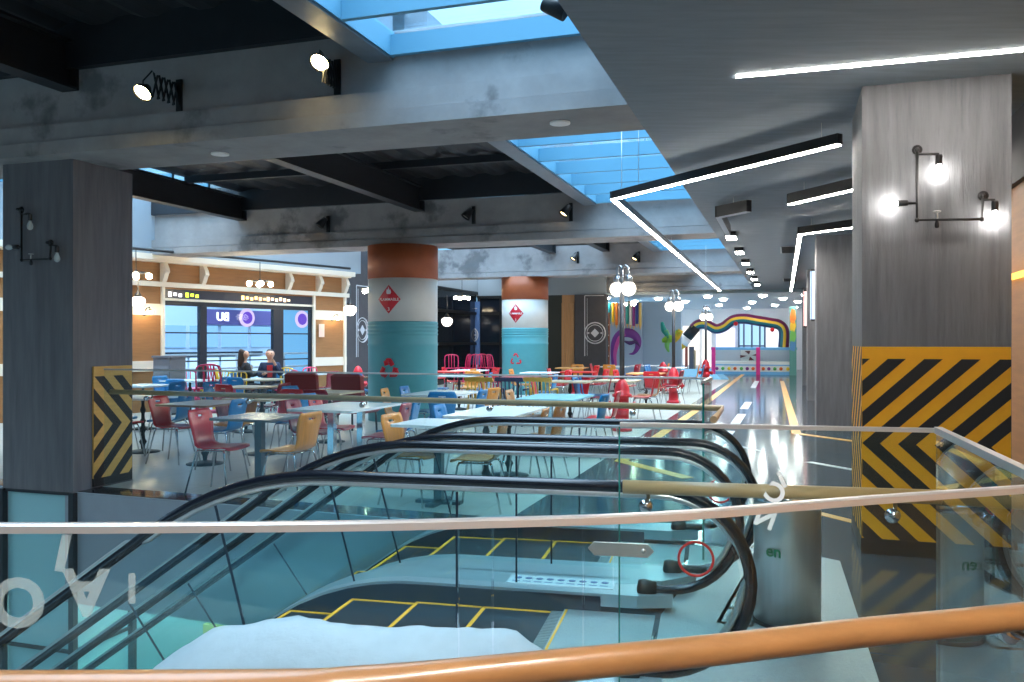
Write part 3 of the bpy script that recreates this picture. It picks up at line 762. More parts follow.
def wall_spot(px, py, v, lit, label, grp=None):
    P0 = gp(0, v); p = onp(px, py, P0, U_); t = thing('beam_spotlight', label, 'spotlight', p, 0, grp)
    MB().prism([p + U_*.03 + Vector((0, 0, -.15)), p + U_*.09 + Vector((0, 0, -.15)), p + U_*.09 + Vector((0, 0, .17)), p + U_*.03 + Vector((0, 0, .17))], -V_*.04).build('back_plate', BLACK, t)
    h = p - V_*.14 + Vector((0, 0, .03)); MB().tube([p + U_*.06 + Vector((0, 0, .1)) - V_*.03, h + Vector((0, 0, .08))], .014, 6).build('neck', BLACK, t)
    ax = Vector((-.55, -.2, -.8)).normalized()
    MB().lathe([(0, -.11), (.05, -.1), (.085, .06), (.09, .1), (.08, .1), (.07, .07), (0, .07)], h, 16, axis=ax).build('lamp_head', BLACK, t)
    MB().lathe([(0, .072), (.07, .072), (0, .085)], h, 16, axis=ax).build('lamp_face', SPOTD if lit else mat('spot_off', (190, 180, 160), .3), t)
wall_spot(326, 225, 14.6, True, 'small black spotlight on the second beam, the one furthest from the corridor')
wall_spot(471, 216, 14.6, False, 'small black unlit spotlight on the second beam between the two striped drum columns')
wall_spot(568, 213, 14.6, True, 'small black spotlight on the second beam next to the skylight trimmer')
wall_spot(576, 258, 22.7, True, 'small black spotlight on the third beam just above the farther drum column')
wall_spot(637, 258, 22.7, True, 'small brightly lit spotlight on the third beam behind the globe street lamp')
p = gp(-1.30, 5.55, 4.02)
t = thing('ceiling_spotlight', 'black spotlight hung at the edge of the nearest skylight', 'spotlight', dp(556, 8, 5.3)); hh = dp(556, 9, 5.3)
MB().lathe([(0, -.09), (.045, -.09), (.05, -.08), (.05, .07), (.04, .07), (0, .05)], hh, 18, axis=Vector((.75, -.2, -.45)).normalized()).build('lamp_head', BLACK, t)
MB().tube([hh, hh + Vector((-.03, .04, .25))], .014, 8).build('stem', BLACK, t)
MB().box(hh + Vector((-.03, .04, .30)), (.08, .2, .1)).build('mounting_box', BLACK, t)

for px, py, lb in ((220, 153.5, 'round recessed downlight in the soffit of the first beam near the plain column'), (560, 122.5, 'round recessed downlight in the soffit of the first beam near the corridor slab')):
    p = fl(px, py, 3.3); t = thing('recessed_downlight', lb, 'downlight', p - Vector((0, 0, .012)))
    MB().lathe([(.065, .0), (.085, .0), (.085, .012), (.065, .012)], p - Vector((0, 0, .012)), 24).build('trim_ring', WHITE, t)
    MB().lathe([(0, .003), (.066, .003), (.066, .011), (0, .011)], p - Vector((0, 0, .012)), 24).build('diffuser', mat('downlight_off', (225, 228, 230), .5), t)

def linear(label, pts, hgt=.09, w=.06, wires=(), led=LED, z_up=0., grp=None):
    pts = [Vector(p) for p in pts]; t = thing('linear_light', label, 'linear light', pts[0], 0, grp)
    for i in range(len(pts) - 1):
        a, b = pts[i], pts[i+1]; d = (b - a).normalized()
        if i: a = a - d*w/2
        MB().bar(a + Vector((0, 0, hgt/2 + .008)), b + Vector((0, 0, hgt/2 + .008)), w, hgt).build('housing', BLACK, t)
        MB().bar(a + d*.01 + Vector((0, 0, .004)), b - d*.01 + Vector((0, 0, .004)), w*.8, .012).build('diffuser', led, t)
    for p, z in wires:
        MB().tube([Vector((p[0], p[1], p[2] + hgt)), Vector((p[0], p[1], z))], .003, 5).build('suspension_wire', BRUSHED, t)
    return t
a = fl(735, 76, 3.3); b = a + U_*4.2
linear('long recessed light line in the ceiling above the big striped column', [a - Vector((0, 0, .006)), b - Vector((0, 0, .006))], .004, .055)
z = 3.08
p = [fl(840, 145, z), fl(613, 200, z), fl(720, 291, z)]
mid = lambda a, b, f: a + (b - a)*f
linear('large angled pendant light line reaching from the corridor slab out over the opening', p, .085, .06, [(mid(p[0], p[1], .06), 3.3), (mid(p[0], p[1], .85), 4.05), (mid(p[1], p[2], .03), 4.05), (mid(p[1], p[2], .3), 4.05), (mid(p[1], p[2], .7), 4.05)])
p = [fl(789, 205, z), fl(789, 205, z) + (fl(855, 190, z) - fl(789, 205, z)).normalized()*2.6]
linear('short pendant light line under the slab, half behind the big column', p, .12, .06, [(mid(p[0], p[1], .1), 3.3), (mid(p[0], p[1], .8), 3.3)])
p = [fl(860, 227, z), fl(800, 235, z), fl(791, 291, z)]
linear('angled pendant light line beside the row of corridor columns', p, .11, .07, [(mid(p[0], p[1], .8), 3.3), (mid(p[1], p[2], .1), 3.3), (mid(p[1], p[2], .6), 3.3)])
p = [fl(749, 212, z), fl(718.5, 218, z), fl(728, 235, z)]
linear('small unlit angled black pendant light at the edge of the slab', p, .14, .08, [(mid(p[0], p[1], .5), 3.3)], led=mat('diffuser_off', (196, 200, 204), .4))
for dy, lb in ((0, 'upper'), (1, 'lower')):
    q = fl(1016, 160 + dy*38, 3.1)
    linear('%s of two light lines seen behind the big column' % lb, [q - U_*.4, q + U_*2.2], .11, .06, [(q, 3.3)])
lastm = None
names = ['nearest the small black pendant', 'second', 'third', 'fourth', 'fifth', 'sixth and farthest']
for i, v in enumerate((14.6, 17.1, 19.6, 22.1, 24.6, 27.1)):
    q = gp(-.9, v, 3.205)
    if i == 0:
        t0 = thing('surface_downlight', 'square black downlight along the slab edge, %s of its row' % names[0], 'downlight', q, GR, 'row of square downlights along the slab edge')
        MB().box((0, 0, .055), (.17, .46, .075)).build('housing', BLACK, t0, world=False)
        MB().box((0, 0, .010), (.15, .44, .018)).build('diffuser', LEDROW, t0, world=False)
    else: dup(t0, q, GR, 'square black downlight along the slab edge, %s of its row' % names[i])
# light lines added out of view as fill, far stronger than the visible ones
for u, v in ((.6, -1.5), (2.6, .2), (5.0, 3.0), (4.2, -3.5), (.8, -6.0), (6, -7), (4.5, 7.5), (5.5, 11)):
    q = gp(u, v, 3.1); linear('added unseen pendant fill light under the slab', [q, q + V_*2.4], .09, .06, [(q + V_*.3, 3.3), (q + V_*2.1, 3.3)], led=LED_FILL, grp='added fill lights beyond the frame')

for i in range(5):  # unseen lights added under the floor to brighten the level below
    q = edge(-1.5 + i*2.6) + vn*.75; q.z = -.62
    linear('added unseen fill light under the floor edge on the level below', [q, q - vd*1.8], .09, .06, [(q - vd*.3, -.35), (q - vd*1.5, -.35)], led=LED_LOW_FILL, grp='added fill lights of the level below')
for i in range(3):
    q = Vector((-6 + i*2.4, -1.5, -.62)); linear('added unseen fill light under the floor edge on the level below', [q, q + Vector((1.8, 0, 0))], .09, .06, [(q + Vector((.3, 0, 0)), -.35), (q + Vector((1.5, 0, 0)), -.35)], led=LED_LOW_FILL, grp='added fill lights of the level below')
# ------------------------------------------------------------------ drum columns
def cyl_map(R, a0):
    return lambda a, z, o=.004: Vector(((R + o)*math.sin(a0 + a/R), -(R + o)*math.cos(a0 + a/R), z))
def drum(loc, face, label, solid):
    R = .66; t = thing('drum_column', label, 'column', loc, face)
    BL = lambda mb, name, m: mb.build(name, m, t, world=False)
    prof = [(R, 0), (R, 1.40), (R + .012, 1.43), (R, 1.46), (R, 1.60)]
    for z in (1.63, 1.70, 1.77): prof += [(R, z - .02), (R + .018, z), (R, z + .02)]
    prof += [(R, 1.80), (R + .012, 1.83), (R, 1.868)]
    BL(MB().lathe(prof, (0, 0, 0), 48), 'teal_band', TEAL)
    BL(MB().lathe([(R, 1.868), (R, 2.67)], (0, 0, 0), 48), 'white_band', OFFWHITE)
    BL(MB().lathe([(R + .01, 2.67), (R + .01, 3.30)], (0, 0, 0), 48), 'rust_band', RUST)
    m = cyl_map(R, -.40)
    # flammable placard
    mb = MB(); W, Hh, n = .225, .265, 16
    rows = [[m(-W + 2*W*i/n, 2.27 - Hh*(1 - abs(-1 + 2*i/n)) - .0005), m(-W + 2*W*i/n, 2.27 + Hh*(1 - abs(-1 + 2*i/n)) + .0005)] for i in range(n + 1)]
    mb.sheet(rows, .003)
    sg = BL(mb, 'hazard_placard', RED)
    mb = MB(); vs, fs = text_mesh('FLAMMABLE', .072, 0); 
    mb.add([m(p.x, 2.265 + p.y, .008) for p in vs], fs)
    vs, fs = text_mesh('3', .09, 0); mb.add([m(p.x, 2.085 + p.y, .008) for p in vs], fs)
    fl_ = [(-.045, 0), (-.03, -.02), (.03, -.02), (.045, 0), (.045, .035), (.025, .075), (.018, .045), (.0, .12), (-.02, .06), (-.032, .075), (-.045, .04)]
    mb.add([m(x, 2.385 + y, .008) for x, y in fl_], [tuple(range(len(fl_)))])
    mb.build('placard_lettering', WHITE, sg, world=False)
    # recycling arrows
    for k in range(3):
        an = PI/2 + k*2*PI/3; mb = MB(); rad = .175; th = .088 if solid else .042
        # polyline: from the middle of one side round a corner to the middle of the next
        cs = [Vector((math.cos(an + s*2*PI/3), math.sin(an + s*2*PI/3)))*rad*1.15 for s in (-1, 0, 1)]
        a, b, c = cs; gap = .36
        pl = [b + (a - b)*.44, b + (a - b)*.30, b + (a - b)*.14 , b + (c - b)*.14, b + (c - b)*.26]
        pts = []
        for i in range(len(pl) - 1):
            for j in range(5): pts.append(pl[i] + (pl[i+1] - pl[i])*j/5)
        pts.append(pl[-1]); rows = []
        for i, p in enumerate(pts):
            d = (pts[min(i+1, len(pts)-1)] - pts[max(i-1, 0)]).normalized(); nn = Vector((-d.y, d.x))
            rows.append([m(*(p + nn*th/2 - Vector((0, 0))), .006) + Vector((0, 0, .98)), m(*(p - nn*th/2), .006) + Vector((0, 0, .98))])
        mb.sheet(rows, .002)
        d = (c - b).normalized(); nn = Vector((-d.y, d.x)); e = pl[-1]
        mb.add([m(q.x, q.y + .98, .008) for q in (e + nn*th*.8, e - nn*th*.8, e + d*th*.85)], [(0, 1, 2)])
        BL(mb, 'recycling_arrow', RED)
    return t
q1 = dp(403, 341, 16.3); q2 = dp(525, 341, 24.3)
drum((q1.x, q1.y, 0), math.radians(7), 'nearer round column painted like a drum in rust, white and teal with solid recycling arrows', True)
drum((q2.x, q2.y, 0), math.radians(-1), 'farther round column painted like a drum in rust, white and teal with outlined recycling arrows', False)

# ------------------------------------------------------------------ left back wall with wood panels and a shop window
P1, d1 = Vector((-7.9, 17.6, 0)), Vector((.566, .824, 0)); d1.normalize(); n1 = Vector((d1.y, -d1.x, 0))
def T1(px):
    k = (px - CX)/F; return (k*P1.y - P1.x)/(d1.x - k*d1.y)
def Z1(px, py): return onp(px, py, P1, d1).z
def wbox(mb, P, d, t0, t1, z0, z1, o0, o1, mi=0):
    n = Vector((d.y, -d.x, 0)); q = [P + d*t0 + n*o0, P + d*t1 + n*o0, P + d*t1 + n*o1, P + d*t0 + n*o1]
    return mb.hexa([Vector((p.x, p.y, z0)) for p in q] + [Vector((p.x, p.y, z1)) for p in q], mi)
tl, tr, te, ts = T1(162), T1(313), T1(346), T1(-120)
mb = MB(); W1 = lambda *a: wbox(mb, P1, d1, *a)
W1(ts, tl, 0, 3.3, -.12, 0); W1(tr, te, 0, 3.3, -.12, 0); W1(tl, tr, 2.40, 3.3, -.12, 0)
struct(mb.build('wall_left', WALLWOOD))
mb = MB(); W1(ts, te + .3, 3.3, 4.5, -.12, .25); struct(mb.build('wall_upper', mat('upper_wall_paint', (150, 160, 168), .7)))
n_tr = 2
def trim(*boxes):
    global n_tr, mb
    n_tr += 1; mb = MB()
    for b in boxes: W1(*b)
    return struct(mb.build('trim_%d' % n_tr, CREAM))
trim((ts, te + .05, 3.2, 3.32, 0, .30)); trim((ts, te + .05, 2.66, 2.76, 0, .10)); trim((ts, te, 3.17, 3.22, 0, .2))
for a, b in ((ts, tl - .03), (tr + .03, te)):
    trim((a, b, 2.05, 2.29, 0, .03)); trim((a, b, .86, 1.08, 0, .03))
for px in (162, 313, 344): trim((T1(px) - .035, T1(px) + .035, 0, 2.66, 0, .06))
trim((tl, tr, 2.37, 2.42, 0, .05))
for px in (162, 201.5, 287, 317, 343):      # curved brackets under the cornice
    n_tr += 1; mb = MB(); tc = T1(px); N = 10; prev = None
    for i in range(N):
        z0, z1 = 2.76 + .42*i/N, 2.76 + .42*(i+1)/N; f = lambda s: .08 + .10*math.sin(s*PI*1.15)*(.6 if s < .5 else 1) + .08*s
        o0, o1 = f(i/N), f((i+1)/N); q = lambda o, z, tt: Vector((*(P1 + d1*tt + n1*o).xy, z))
        mb.hexa([q(0, z0, tc-.05), q(0, z0, tc+.05), q(o0, z0, tc+.05), q(o0, z0, tc-.05), q(0, z1, tc-.05), q(0, z1, tc+.05), q(o1, z1, tc+.05), q(o1, z1, tc-.05)])
    struct(mb.build('trim_%d' % n_tr, CREAM))
# the window: dark mullions and panes, a lit strip above
mb = MB(); BK = mat('window_frame_black', (26, 34, 46), .4)
W1(tl, tr, 2.27, 2.37, -.10, -.0)
for a, b in ((162, 164.5), (200.5, 207.5), (274, 284), (311, 313)): W1(T1(a), T1(b), 0, 2.3, -.12, -.02)
for z in (1.05, 1.68): W1(tl, tr, z - .015, z + .015, -.08, -.05)
struct(mb.build('window_1', BK))
for k, (a, b) in enumerate(((164.5, 200.5), (207.5, 274), (284, 311))):
    mb = MB(); W1(T1(a), T1(b), 0.02, 2.28, -.07, -.06); struct(mb.build('window_%d' % (k + 2), GLASS_WIN))
mb = MB(); W1(tl + .05, tr - .05, 2.42, 2.62, .0, .02); o = mb.build('menu_strip', mat('menu_strip_dark', (40, 44, 58), .3))
tag(o, 'long dark strip sign above the shop window between the wooden panels', 'sign')
for i, (px, w_, c, lb) in enumerate(((176, 1.0, 'white', 'white'), (193, .7, 'lime', 'lime green'), (248, 1.0, 'amber', 'amber'), (273, 1.0, 'amber2', 'pale amber'))):
    cc = {'white': (240, 240, 250), 'lime': (190, 230, 60), 'amber': (255, 205, 130), 'amber2': (255, 226, 180)}[c]
    mb = MB(); tc = T1(px); n = 3 if i < 2 else 6
    for k in range(n): W1(tc + .09*k*1.4 - .2, tc + .09*k*1.4 - .2 + .075, 2.46 + .02*(k % 2), 2.56 - .015*(k % 3), .02, .026)
    o = mb.build('sign_lettering', emit('sign_' + c, cc, 2.2)); tag(o, '%s lit letters on the dark strip above the shop window, %s in the row' % (lb, ('first', 'second', 'third', 'fourth')[i]), 'lit letters')
# beyond the window: terrace, railing and the shopfront opposite
struct(MB().prism([Vector((*(P1 + d1*a - n1*b).xy, 0)) for a, b in ((-8, .12), (9, .12), (9, 16), (-8, 16))], (0, 0, -.2)).build('floor_terrace', mat('terrace_floor', (150, 165, 180), .4)))
P2 = P1 - n1*6.5
sf = thing('shopfront', 'bright shopfront seen through the shop window, with a dark purple sign band', 'shopfront', (P2.x, P2.y, 0))
def T2(px):
    k = (px - CX)/F; return (k*P2.y - P2.x)/(d1.x - k*d1.y)
def sfb(name, m, *bx):
    mb = MB()
    for b in bx: wbox(mb, P2, d1, *b)
    return mb.build(name, m, sf)
k0, k1 = -6, 9.5
sfb('back_wall', mat('shop_wall', (200, 214, 228), .6), (k0, k1, 0, 3.6, -.3, 0))
sfb('lit_ceiling_band', emit('shop_lit_band', (235, 240, 255), 2.), (k0, 3.3, 2.50, 2.72, 0, .1))
sfb('sign_band', mat('shop_sign_purple', (112, 98, 150), .35), (T2(204), k1, 2.02, 2.50, 0, .08))
sfb('lit_upper_panes', emit('shop_panes', (140, 184, 226), .85), *[(-5.6 + i*1.15, -4.6 + i*1.15, 1.30, 1.98, 0, .03) for i in range(13)])
sfb('dark_counter_band', mat('shop_dark_band', (24, 32, 46), .4), (-5.6, -2.6, 1.02, 1.16, 0, .10), (-.9, 8.6, 1.02, 1.16, 0, .10))
sfb('lower_lit_panes', emit('shop_low_panes', (196, 220, 240), .95), *[(-5.6 + i*1.15, -4.55 + i*1.15, .25, .98, 0, .03) for i in range(13)])
k = (212 - CX)/F
def T2(px):
    k = (px - CX)/F; return (k*P2.y - P2.x)/(d1.x - k*d1.y)
mb = MB(); c = P2 + d1*T2(221) + n1*.1; c.z = 2.26
text_on(mb, 'BU', .38, c, d1, (0, 0, 1), mirror=True, extrude=.01); mb.build('sign_lettering', emit('sign_white', (235, 235, 255), 1.6), sf)  # mirrored letters modelled in place of a reflection in the window glass
for px in (245, 300):
    mb = MB(); c = P2 + d1*T2(px) + n1*.085; c.z = 2.26
    mb.lathe([(0, 0), (.30, 0), (.30, .03), (0, .03)], c, 24, axis=n1); e_ = mb.build('round_emblem', emit('emblem_pink', (226, 190, 225), .8), sf)
    mb = MB(); mb.lathe([(.12, 0), (.20, 0), (.20, .012), (.12, .012)], c + n1*.03, 24, axis=n1); mb.build('emblem_ring', emit('emblem_violet', (120, 80, 190), .7), e_)
P3 = P1 - n1*2.6
rl = thing('terrace_railing', 'white railing on the terrace seen through the shop window', 'railing', (P3.x, P3.y, 0))
for z in (.35, .75, 1.12):
    mb = MB(); wbox(mb, P3, d1, -5, 8, z, z + .05, 0, .05); mb.build('rail', WHITE, rl)
for i in range(9):
    mb = MB(); wbox(mb, P3, d1, -5 + i*1.6, -4.95 + i*1.6, 0, 1.12, 0, .05); mb.build('post', WHITE, rl)
# posters on the right wooden panel, black conduit under the ceiling
mb = MB(); W1(T1(318) , T1(323.5), Z1(320, 337), Z1(320, 324), .03, .036); tag(mb.build('paper_notice', mat('notice_paper', (226, 196, 180), .6)), 'small pale paper notice on the wooden panel beside the shop window', 'notice')
a_, b_ = dp(120, 247, 16.6), dp(350, 268.5, 21.5)
tag(MB().tube([a_, b_], .03, 8).build('conduit_pipe', BLACK), 'black conduit pipe hung along the cornice above the wooden wall', 'pipe')

def chandelier(px, py, ptop, y, label, n=4, grp=None):
    c = dp(px, py, y); ztop = dp(px, ptop, y).z; t = thing('chandelier', label, 'chandelier', c, 0, grp)
    R = .22; mb = MB().tube([c + Vector((0, 0, .05)), Vector((c.x, c.y, ztop))], .008, 6); mb.lathe([(0, .04), (.05, .05), (.03, .10), (0, .11)], c, 12); mb.build('stem', BLACK, t)
    mb = MB(); mb.tube([c + Vector((R*math.cos(2*PI*i/20), R*math.sin(2*PI*i/20), .06)) for i in range(20)], .009, 6, closed=True)
    for i in range(n): mb.tube([c + Vector((0, 0, .06)), c + Vector((R*math.cos(2*PI*i/n + .4), R*math.sin(2*PI*i/n + .4), .06))], .006, 6)
    mb.build('arm_ring', BLACK, t)
    for i in range(n): MB().ball(c + Vector((R*math.cos(2*PI*i/n + .4), R*math.sin(2*PI*i/n + .4), 0)), .055, 12).build('bulb', BULB_C, t)
BULB_C = emit('chandelier_bulb', (255, 232, 190), 60.)
chandelier(260, 284, 262, 18.0, 'chandelier with a ring of bulbs in front of the shop window')
chandelier(136, 276, 250, 15.6, 'chandelier with a ring of bulbs right beside the plain grey column')
chandelier(462, 298, 276, 27.0, 'chandelier with a ring of bulbs between the two drum columns')
chandelier(629, 304, 290, 30.0, 'chandelier with a ring of bulbs behind the nearest globe street lamp')
chandelier(371, 291, 276, 20.5, 'chandelier with a ring of bulbs just left of the nearer drum column', 3)
def globe_pendant(px, py, y, label, r=.13, top=.55):
    c = dp(px, py, y); t = thing('globe_pendant', label, 'pendant lamp', c)
    MB().lathe([(0, -r), (r*.55, -r*.86), (r*.95, -r*.3), (r, .05*r), (r*.9, .4*r), (r*.5, .6*r), (0, .62*r)], c, 18).build('glass_globe', GLOBE, t)
    MB().lathe([(r*.5, .58*r), (r*.45, .9*r), (r*.2, 1.3*r), (.012, 1.6*r), (.012, top), (0, top)], c, 14).build('stem', BLACK, t)
globe_pendant(138, 301, 15.9, 'white globe pendant beside the plain grey column')
globe_pendant(350, 309.5, 21.0, 'white globe pendant at the dark wall left of the nearer drum column', .16, .6)
globe_pendant(447, 321, 26.0, 'white bowl shaped pendant standing in for a lamp reflected in the dark glazed wall', .17, .8)  # this bowl lamp is added in place of a reflection in the glazing
for px, py, lb in ((144, 313, 'left of the shop window'), (332, 319, 'right of the shop window')):
    p = onp(px, py, P1, d1, 0.); t = thing('gooseneck_lamp', 'warm gooseneck wall bulb on the wooden panel %s' % lb, 'wall lamp', p)
    e = p + n1*.22 + Vector((0, 0, .02)); MB().tube([p, p + n1*.1 + Vector((0, 0, .10)), p + n1*.2 + Vector((0, 0, .12)), e + Vector((0, 0, .05))], .012, 8).lathe([(0, 0), (.06, 0), (.06, .02), (0, .02)], p, 14, axis=n1).build('neck', BLACK, t)
    MB().ball(e, .05, 12).build('bulb', BULB, t)
    MB().lathe([(.03, .05), (.055, .02), (.05, .02), (.025, .05)], e, 14).build('lamp_socket', BLACK, t)
# ------------------------------------------------------------------ rear walls of the seating hall
wa = Vector((-4.45, 22.85, 0)); uA = wa.x*CA - wa.y*SA; vA = wa.x*SA + wa.y*CA; VB = 30.5
struct(MB().gbox(uA - .15, uA, vA - .1, vA + 1.3, 0, 4.5).build('wall_side', DKGREY))
GLZ = mat('dark_glazing', (28, 34, 44), .06, spec=.6)
struct(MB().gbox(uA - .15, uA - .05, vA + 1.3, VB, 0, 3.35).build('window_5', GLZ))
struct(MB().gbox(uA - .15, uA, vA + 1.3, VB, 3.35, 4.5).build('wall_side', mat('upper_wall_paint', (150, 160, 168), .7)))
mb = MB()
for v in (vA + 1.3, vA + 2.6, vA + 3.9, vA + 5.2): mb.gbox(uA - .1, uA + .02, v, v + .09, 0, 3.35)
for z in (1.35, 2.5, 3.27): mb.gbox(uA - .1, uA + .02, vA + 1.3, VB, z, z + .10)
struct(mb.build('window_frame', BLACK))
def UK(px, v):                       # grid u where a sight line meets v = const
    k = (px - CX)/F; y = v/(k*SA + CA); return k*y*CA - y*SA
def ZK(px, py, v):
    k = (px - CX)/F; y = v/(k*SA + CA); return H - (py - CY)/F*y
def backwall(name, px0, px1, v, m, z0=0., z1=3.3, th=.2): return struct(MB().gbox(UK(px0, v), UK(px1, v), v, v + th, z0, z1).build(name, m))
struct(MB().gbox(uA, UK(504, VB), VB, VB + .1, 0, 3.2).build('window_6', GLZ))
mb = MB()
for px in (458, 478, 500): u = UK(px, VB); mb.gbox(u, u + .08, VB - .06, VB, 0, 3.2)
for z in (1.35, 2.5, 3.12): mb.gbox(uA, UK(504, VB), VB - .06, VB, z, z + .10)
struct(mb.build('window_frame', BLACK))
struct(MB().gbox(uA - 1, UK(606, VB), VB, VB + .2, 3.2, 4.5).build('wall_rear', mat('upper_wall_paint', (150, 160, 168), .7)))
backwall('wall_rear', 503, 562, VB, mat('dark_green_wall', (26, 34, 30), .5), 0, 3.2)
backwall('wall_rear', 574.5, 606, VB - .1, DKGREY, 0, 3.2, .4)
mb = MB(); u0, u1 = UK(562, VB), UK(574.5, VB)
n = 6
for i in range(n): mb.gbox(u0 + (u1-u0)*i/n, u0 + (u1-u0)*(i+.86)/n, VB - .06, VB + .1, 0, 2.9)
mb.gbox(u0, u1, VB, VB + .12, 0, 3.2); struct(mb.build('door_1', mat('door_wood', (192, 140, 92), .5, var=.1, vscale=3, stretch=(8, 8, .6))))
def emblem(px, py, v, r, label, m, u_side=None):
    """white outlined round emblem with a diamond, inside a tall thin frame line"""
    if u_side is None: P, right, nn = gp(UK(px, v), v, ZK(px, py, v)), U_, -V_
    else:
        k = (px - CX)/F; y = u_side/(k*CA - SA); P = Vector((k*y, y, H - (py - CY)/F*y)); right, nn = V_, U_
    t = thing('wall_emblem', label, 'emblem', P); up = Vector((0, 0, 1)); P = P + nn*.012
    for q, wd in ((r, .025), (r*.78, .014)):
        MB().tube([P + right*q*math.cos(2*PI*i/28) + up*q*math.sin(2*PI*i/28) for i in range(28)], wd, 5, closed=True, flat=.4).build('ring', m, t)
    d = r*.42; MB().prism([P + right*d, P + up*d, P - right*d, P - up*d], nn*.006).build('diamond', m, t)
    for a in (-1, 1): MB().prism([P + right*a*r*.55 + up*q for q in (-.03, .03)] + [P + right*a*r*.72 + up*q for q in (.03, -.03)], nn*.006).build('dot', m, t)
    mb = MB(); x0, z1, z0 = -r*1.0, r*3.6, -r*2.2
    mb.bar(P + right*x0 + up*z0, P + right*x0 + up*z1, .03, .01, up=nn); mb.bar(P + right*x0 + up*z1, P + right*(r*.9) + up*z1, .03, .01, up=nn)
    mb.bar(P + right*(x0 + .09) + up*z0, P + right*(x0 + .09) + up*(z1 - .09), .012, .01, up=nn); mb.build('frame_line', m, t)
CHALK = mat('chalk_white', (206, 204, 208), .6)
emblem(595, 333, VB - .1, .38, 'white round emblem on the dark grey wall right of the wooden door', CHALK)
emblem(362, 330, 0, .34, 'white round emblem on the dark grey wall left of the nearer drum column', CHALK, uA)
bn = MB().gbox(UK(464, VB), UK(481, VB), VB - .16, VB - .10, .6, 3.0).build('stand_in_banner', mat('banner_blue', (92, 124, 176), .5)); tag(bn, 'tall blue banner standing in for the emblem column seen in the dark glazing', 'banner')  # made-up banner in place of a blue column seen in the glazing
emblem(471, 335, VB - .17, .28, 'pale round emblem on the blue banner between the drum columns', CHALK)

# the painted blue walls beyond the seating
VM = 33.2
backwall('wall_blue', 604, 681, VM + .3, BLUEWALL, 0, 3.05)
def pz(px, py, o=0., v=VM): return gp(UK(px, v), v - o, ZK(px, py, v))
mu = thing('pencil_mural', 'pale blue mural board with a row of hanging coloured pencils and a purple swirl', 'mural', gp(UK(625, VM), VM, 0))
MB().gbox(UK(608, VM), UK(642, VM), VM, VM + .15, .05, 3.0).build('board', mat('mural_blue', (160, 186, 214), .6), mu)
for i, (px, c, ln) in enumerate(((609.6, (40, 150, 160), 324), (613.2, (232, 196, 50), 322), (616.8, (222, 128, 50), 325), (620.4, (226, 190, 170), 323), (624, (226, 130, 150), 326), (627.6, (60, 160, 150), 324), (630.8, (226, 222, 210), 325), (634, (150, 60, 130), 326), (637.2, (60, 80, 160), 324), (640.4, (226, 190, 110), 326))):
    a, b = pz(px, 303, .05), pz(px, ln, .05); r = .058
    p = MB().lathe([(0, 0), (r, 0), (r, (a - b).length), (0, (a - b).length)], a, 6, axis=D_, smooth=False).build('pencil', mat('pencil_%d' % i, c, .4), mu)
    MB().lathe([(r, 0), (.012, .14), (0, .16)], b, 6, axis=D_, smooth=False).build('pencil_tip', mat('pencil_wood', (222, 190, 140), .5), p)
def ribbon(pts, wds, name, m, parent, v=VM, o=.012):
    P = smooth_path([pz(x, y, o, v) for x, y in pts], 5); n = len(P); rows = []
    for i, p in enumerate(P):
        d = (P[min(i+1, n-1)] - P[max(i-1, 0)]).normalized(); nn = d.cross(V_).normalized(); f = i/(n-1)*(len(wds)-1); k = min(int(f), len(wds)-2); wd = wds[k] + (wds[k+1]-wds[k])*(f-k)
        rows.append([p - nn*wd/2, p + nn*wd/2])
    return MB().sheet(rows, .012).build(name, m, parent)
PUR, PUR2 = mat('swirl_purple', (120, 60, 150), .5), mat('swirl_pink', (196, 80, 160), .5)
ribbon([(613, 366), (613, 352), (615, 341), (621, 334), (630, 333), (637, 338), (638, 346), (634, 353), (629, 354)], [.10, .2, .26, .34, .36, .30, .22, .12, .02], 'swirl', PUR, mu)
ribbon([(616, 366), (615, 355), (617, 345), (620, 337), (626, 335)], [.08, .14, .16, .12, .02], 'swirl', PUR2, mu, VM, .03)
ribbon([(624, 341), (630, 343), (636, 342), (640, 347)], [.04, .16, .12, .02], 'swirl', mat('swirl_dark', (70, 40, 100), .5), mu, VM, .03)
VG = VM + .3
ar = thing('splash_painting', 'green and yellow splash painting on the blue wall left of the giant brush', 'painting', gp(UK(669, VG), VG, 1.))
for pts, wds, m in (([(662, 322), (664, 330), (669, 338)], [.10, .22, .10], mat('splash_teal', (40, 160, 150), .5)), ([(662, 341), (668, 339), (674, 338), (679, 331)], [.12, .3, .26, .2], mat('splash_lime', (150, 210, 70), .5)), ([(666, 330), (668, 338), (667, 346), (669, 352)], [.14, .22, .18, .06], mat('splash_green', (120, 196, 110), .5)), ([(673, 342), (677, 337), (681, 330)], [.16, .24, .2], mat('splash_yellow', (230, 196, 60), .5))):
    ribbon(pts, wds, 'brush_stroke', m, ar, VG, .012)
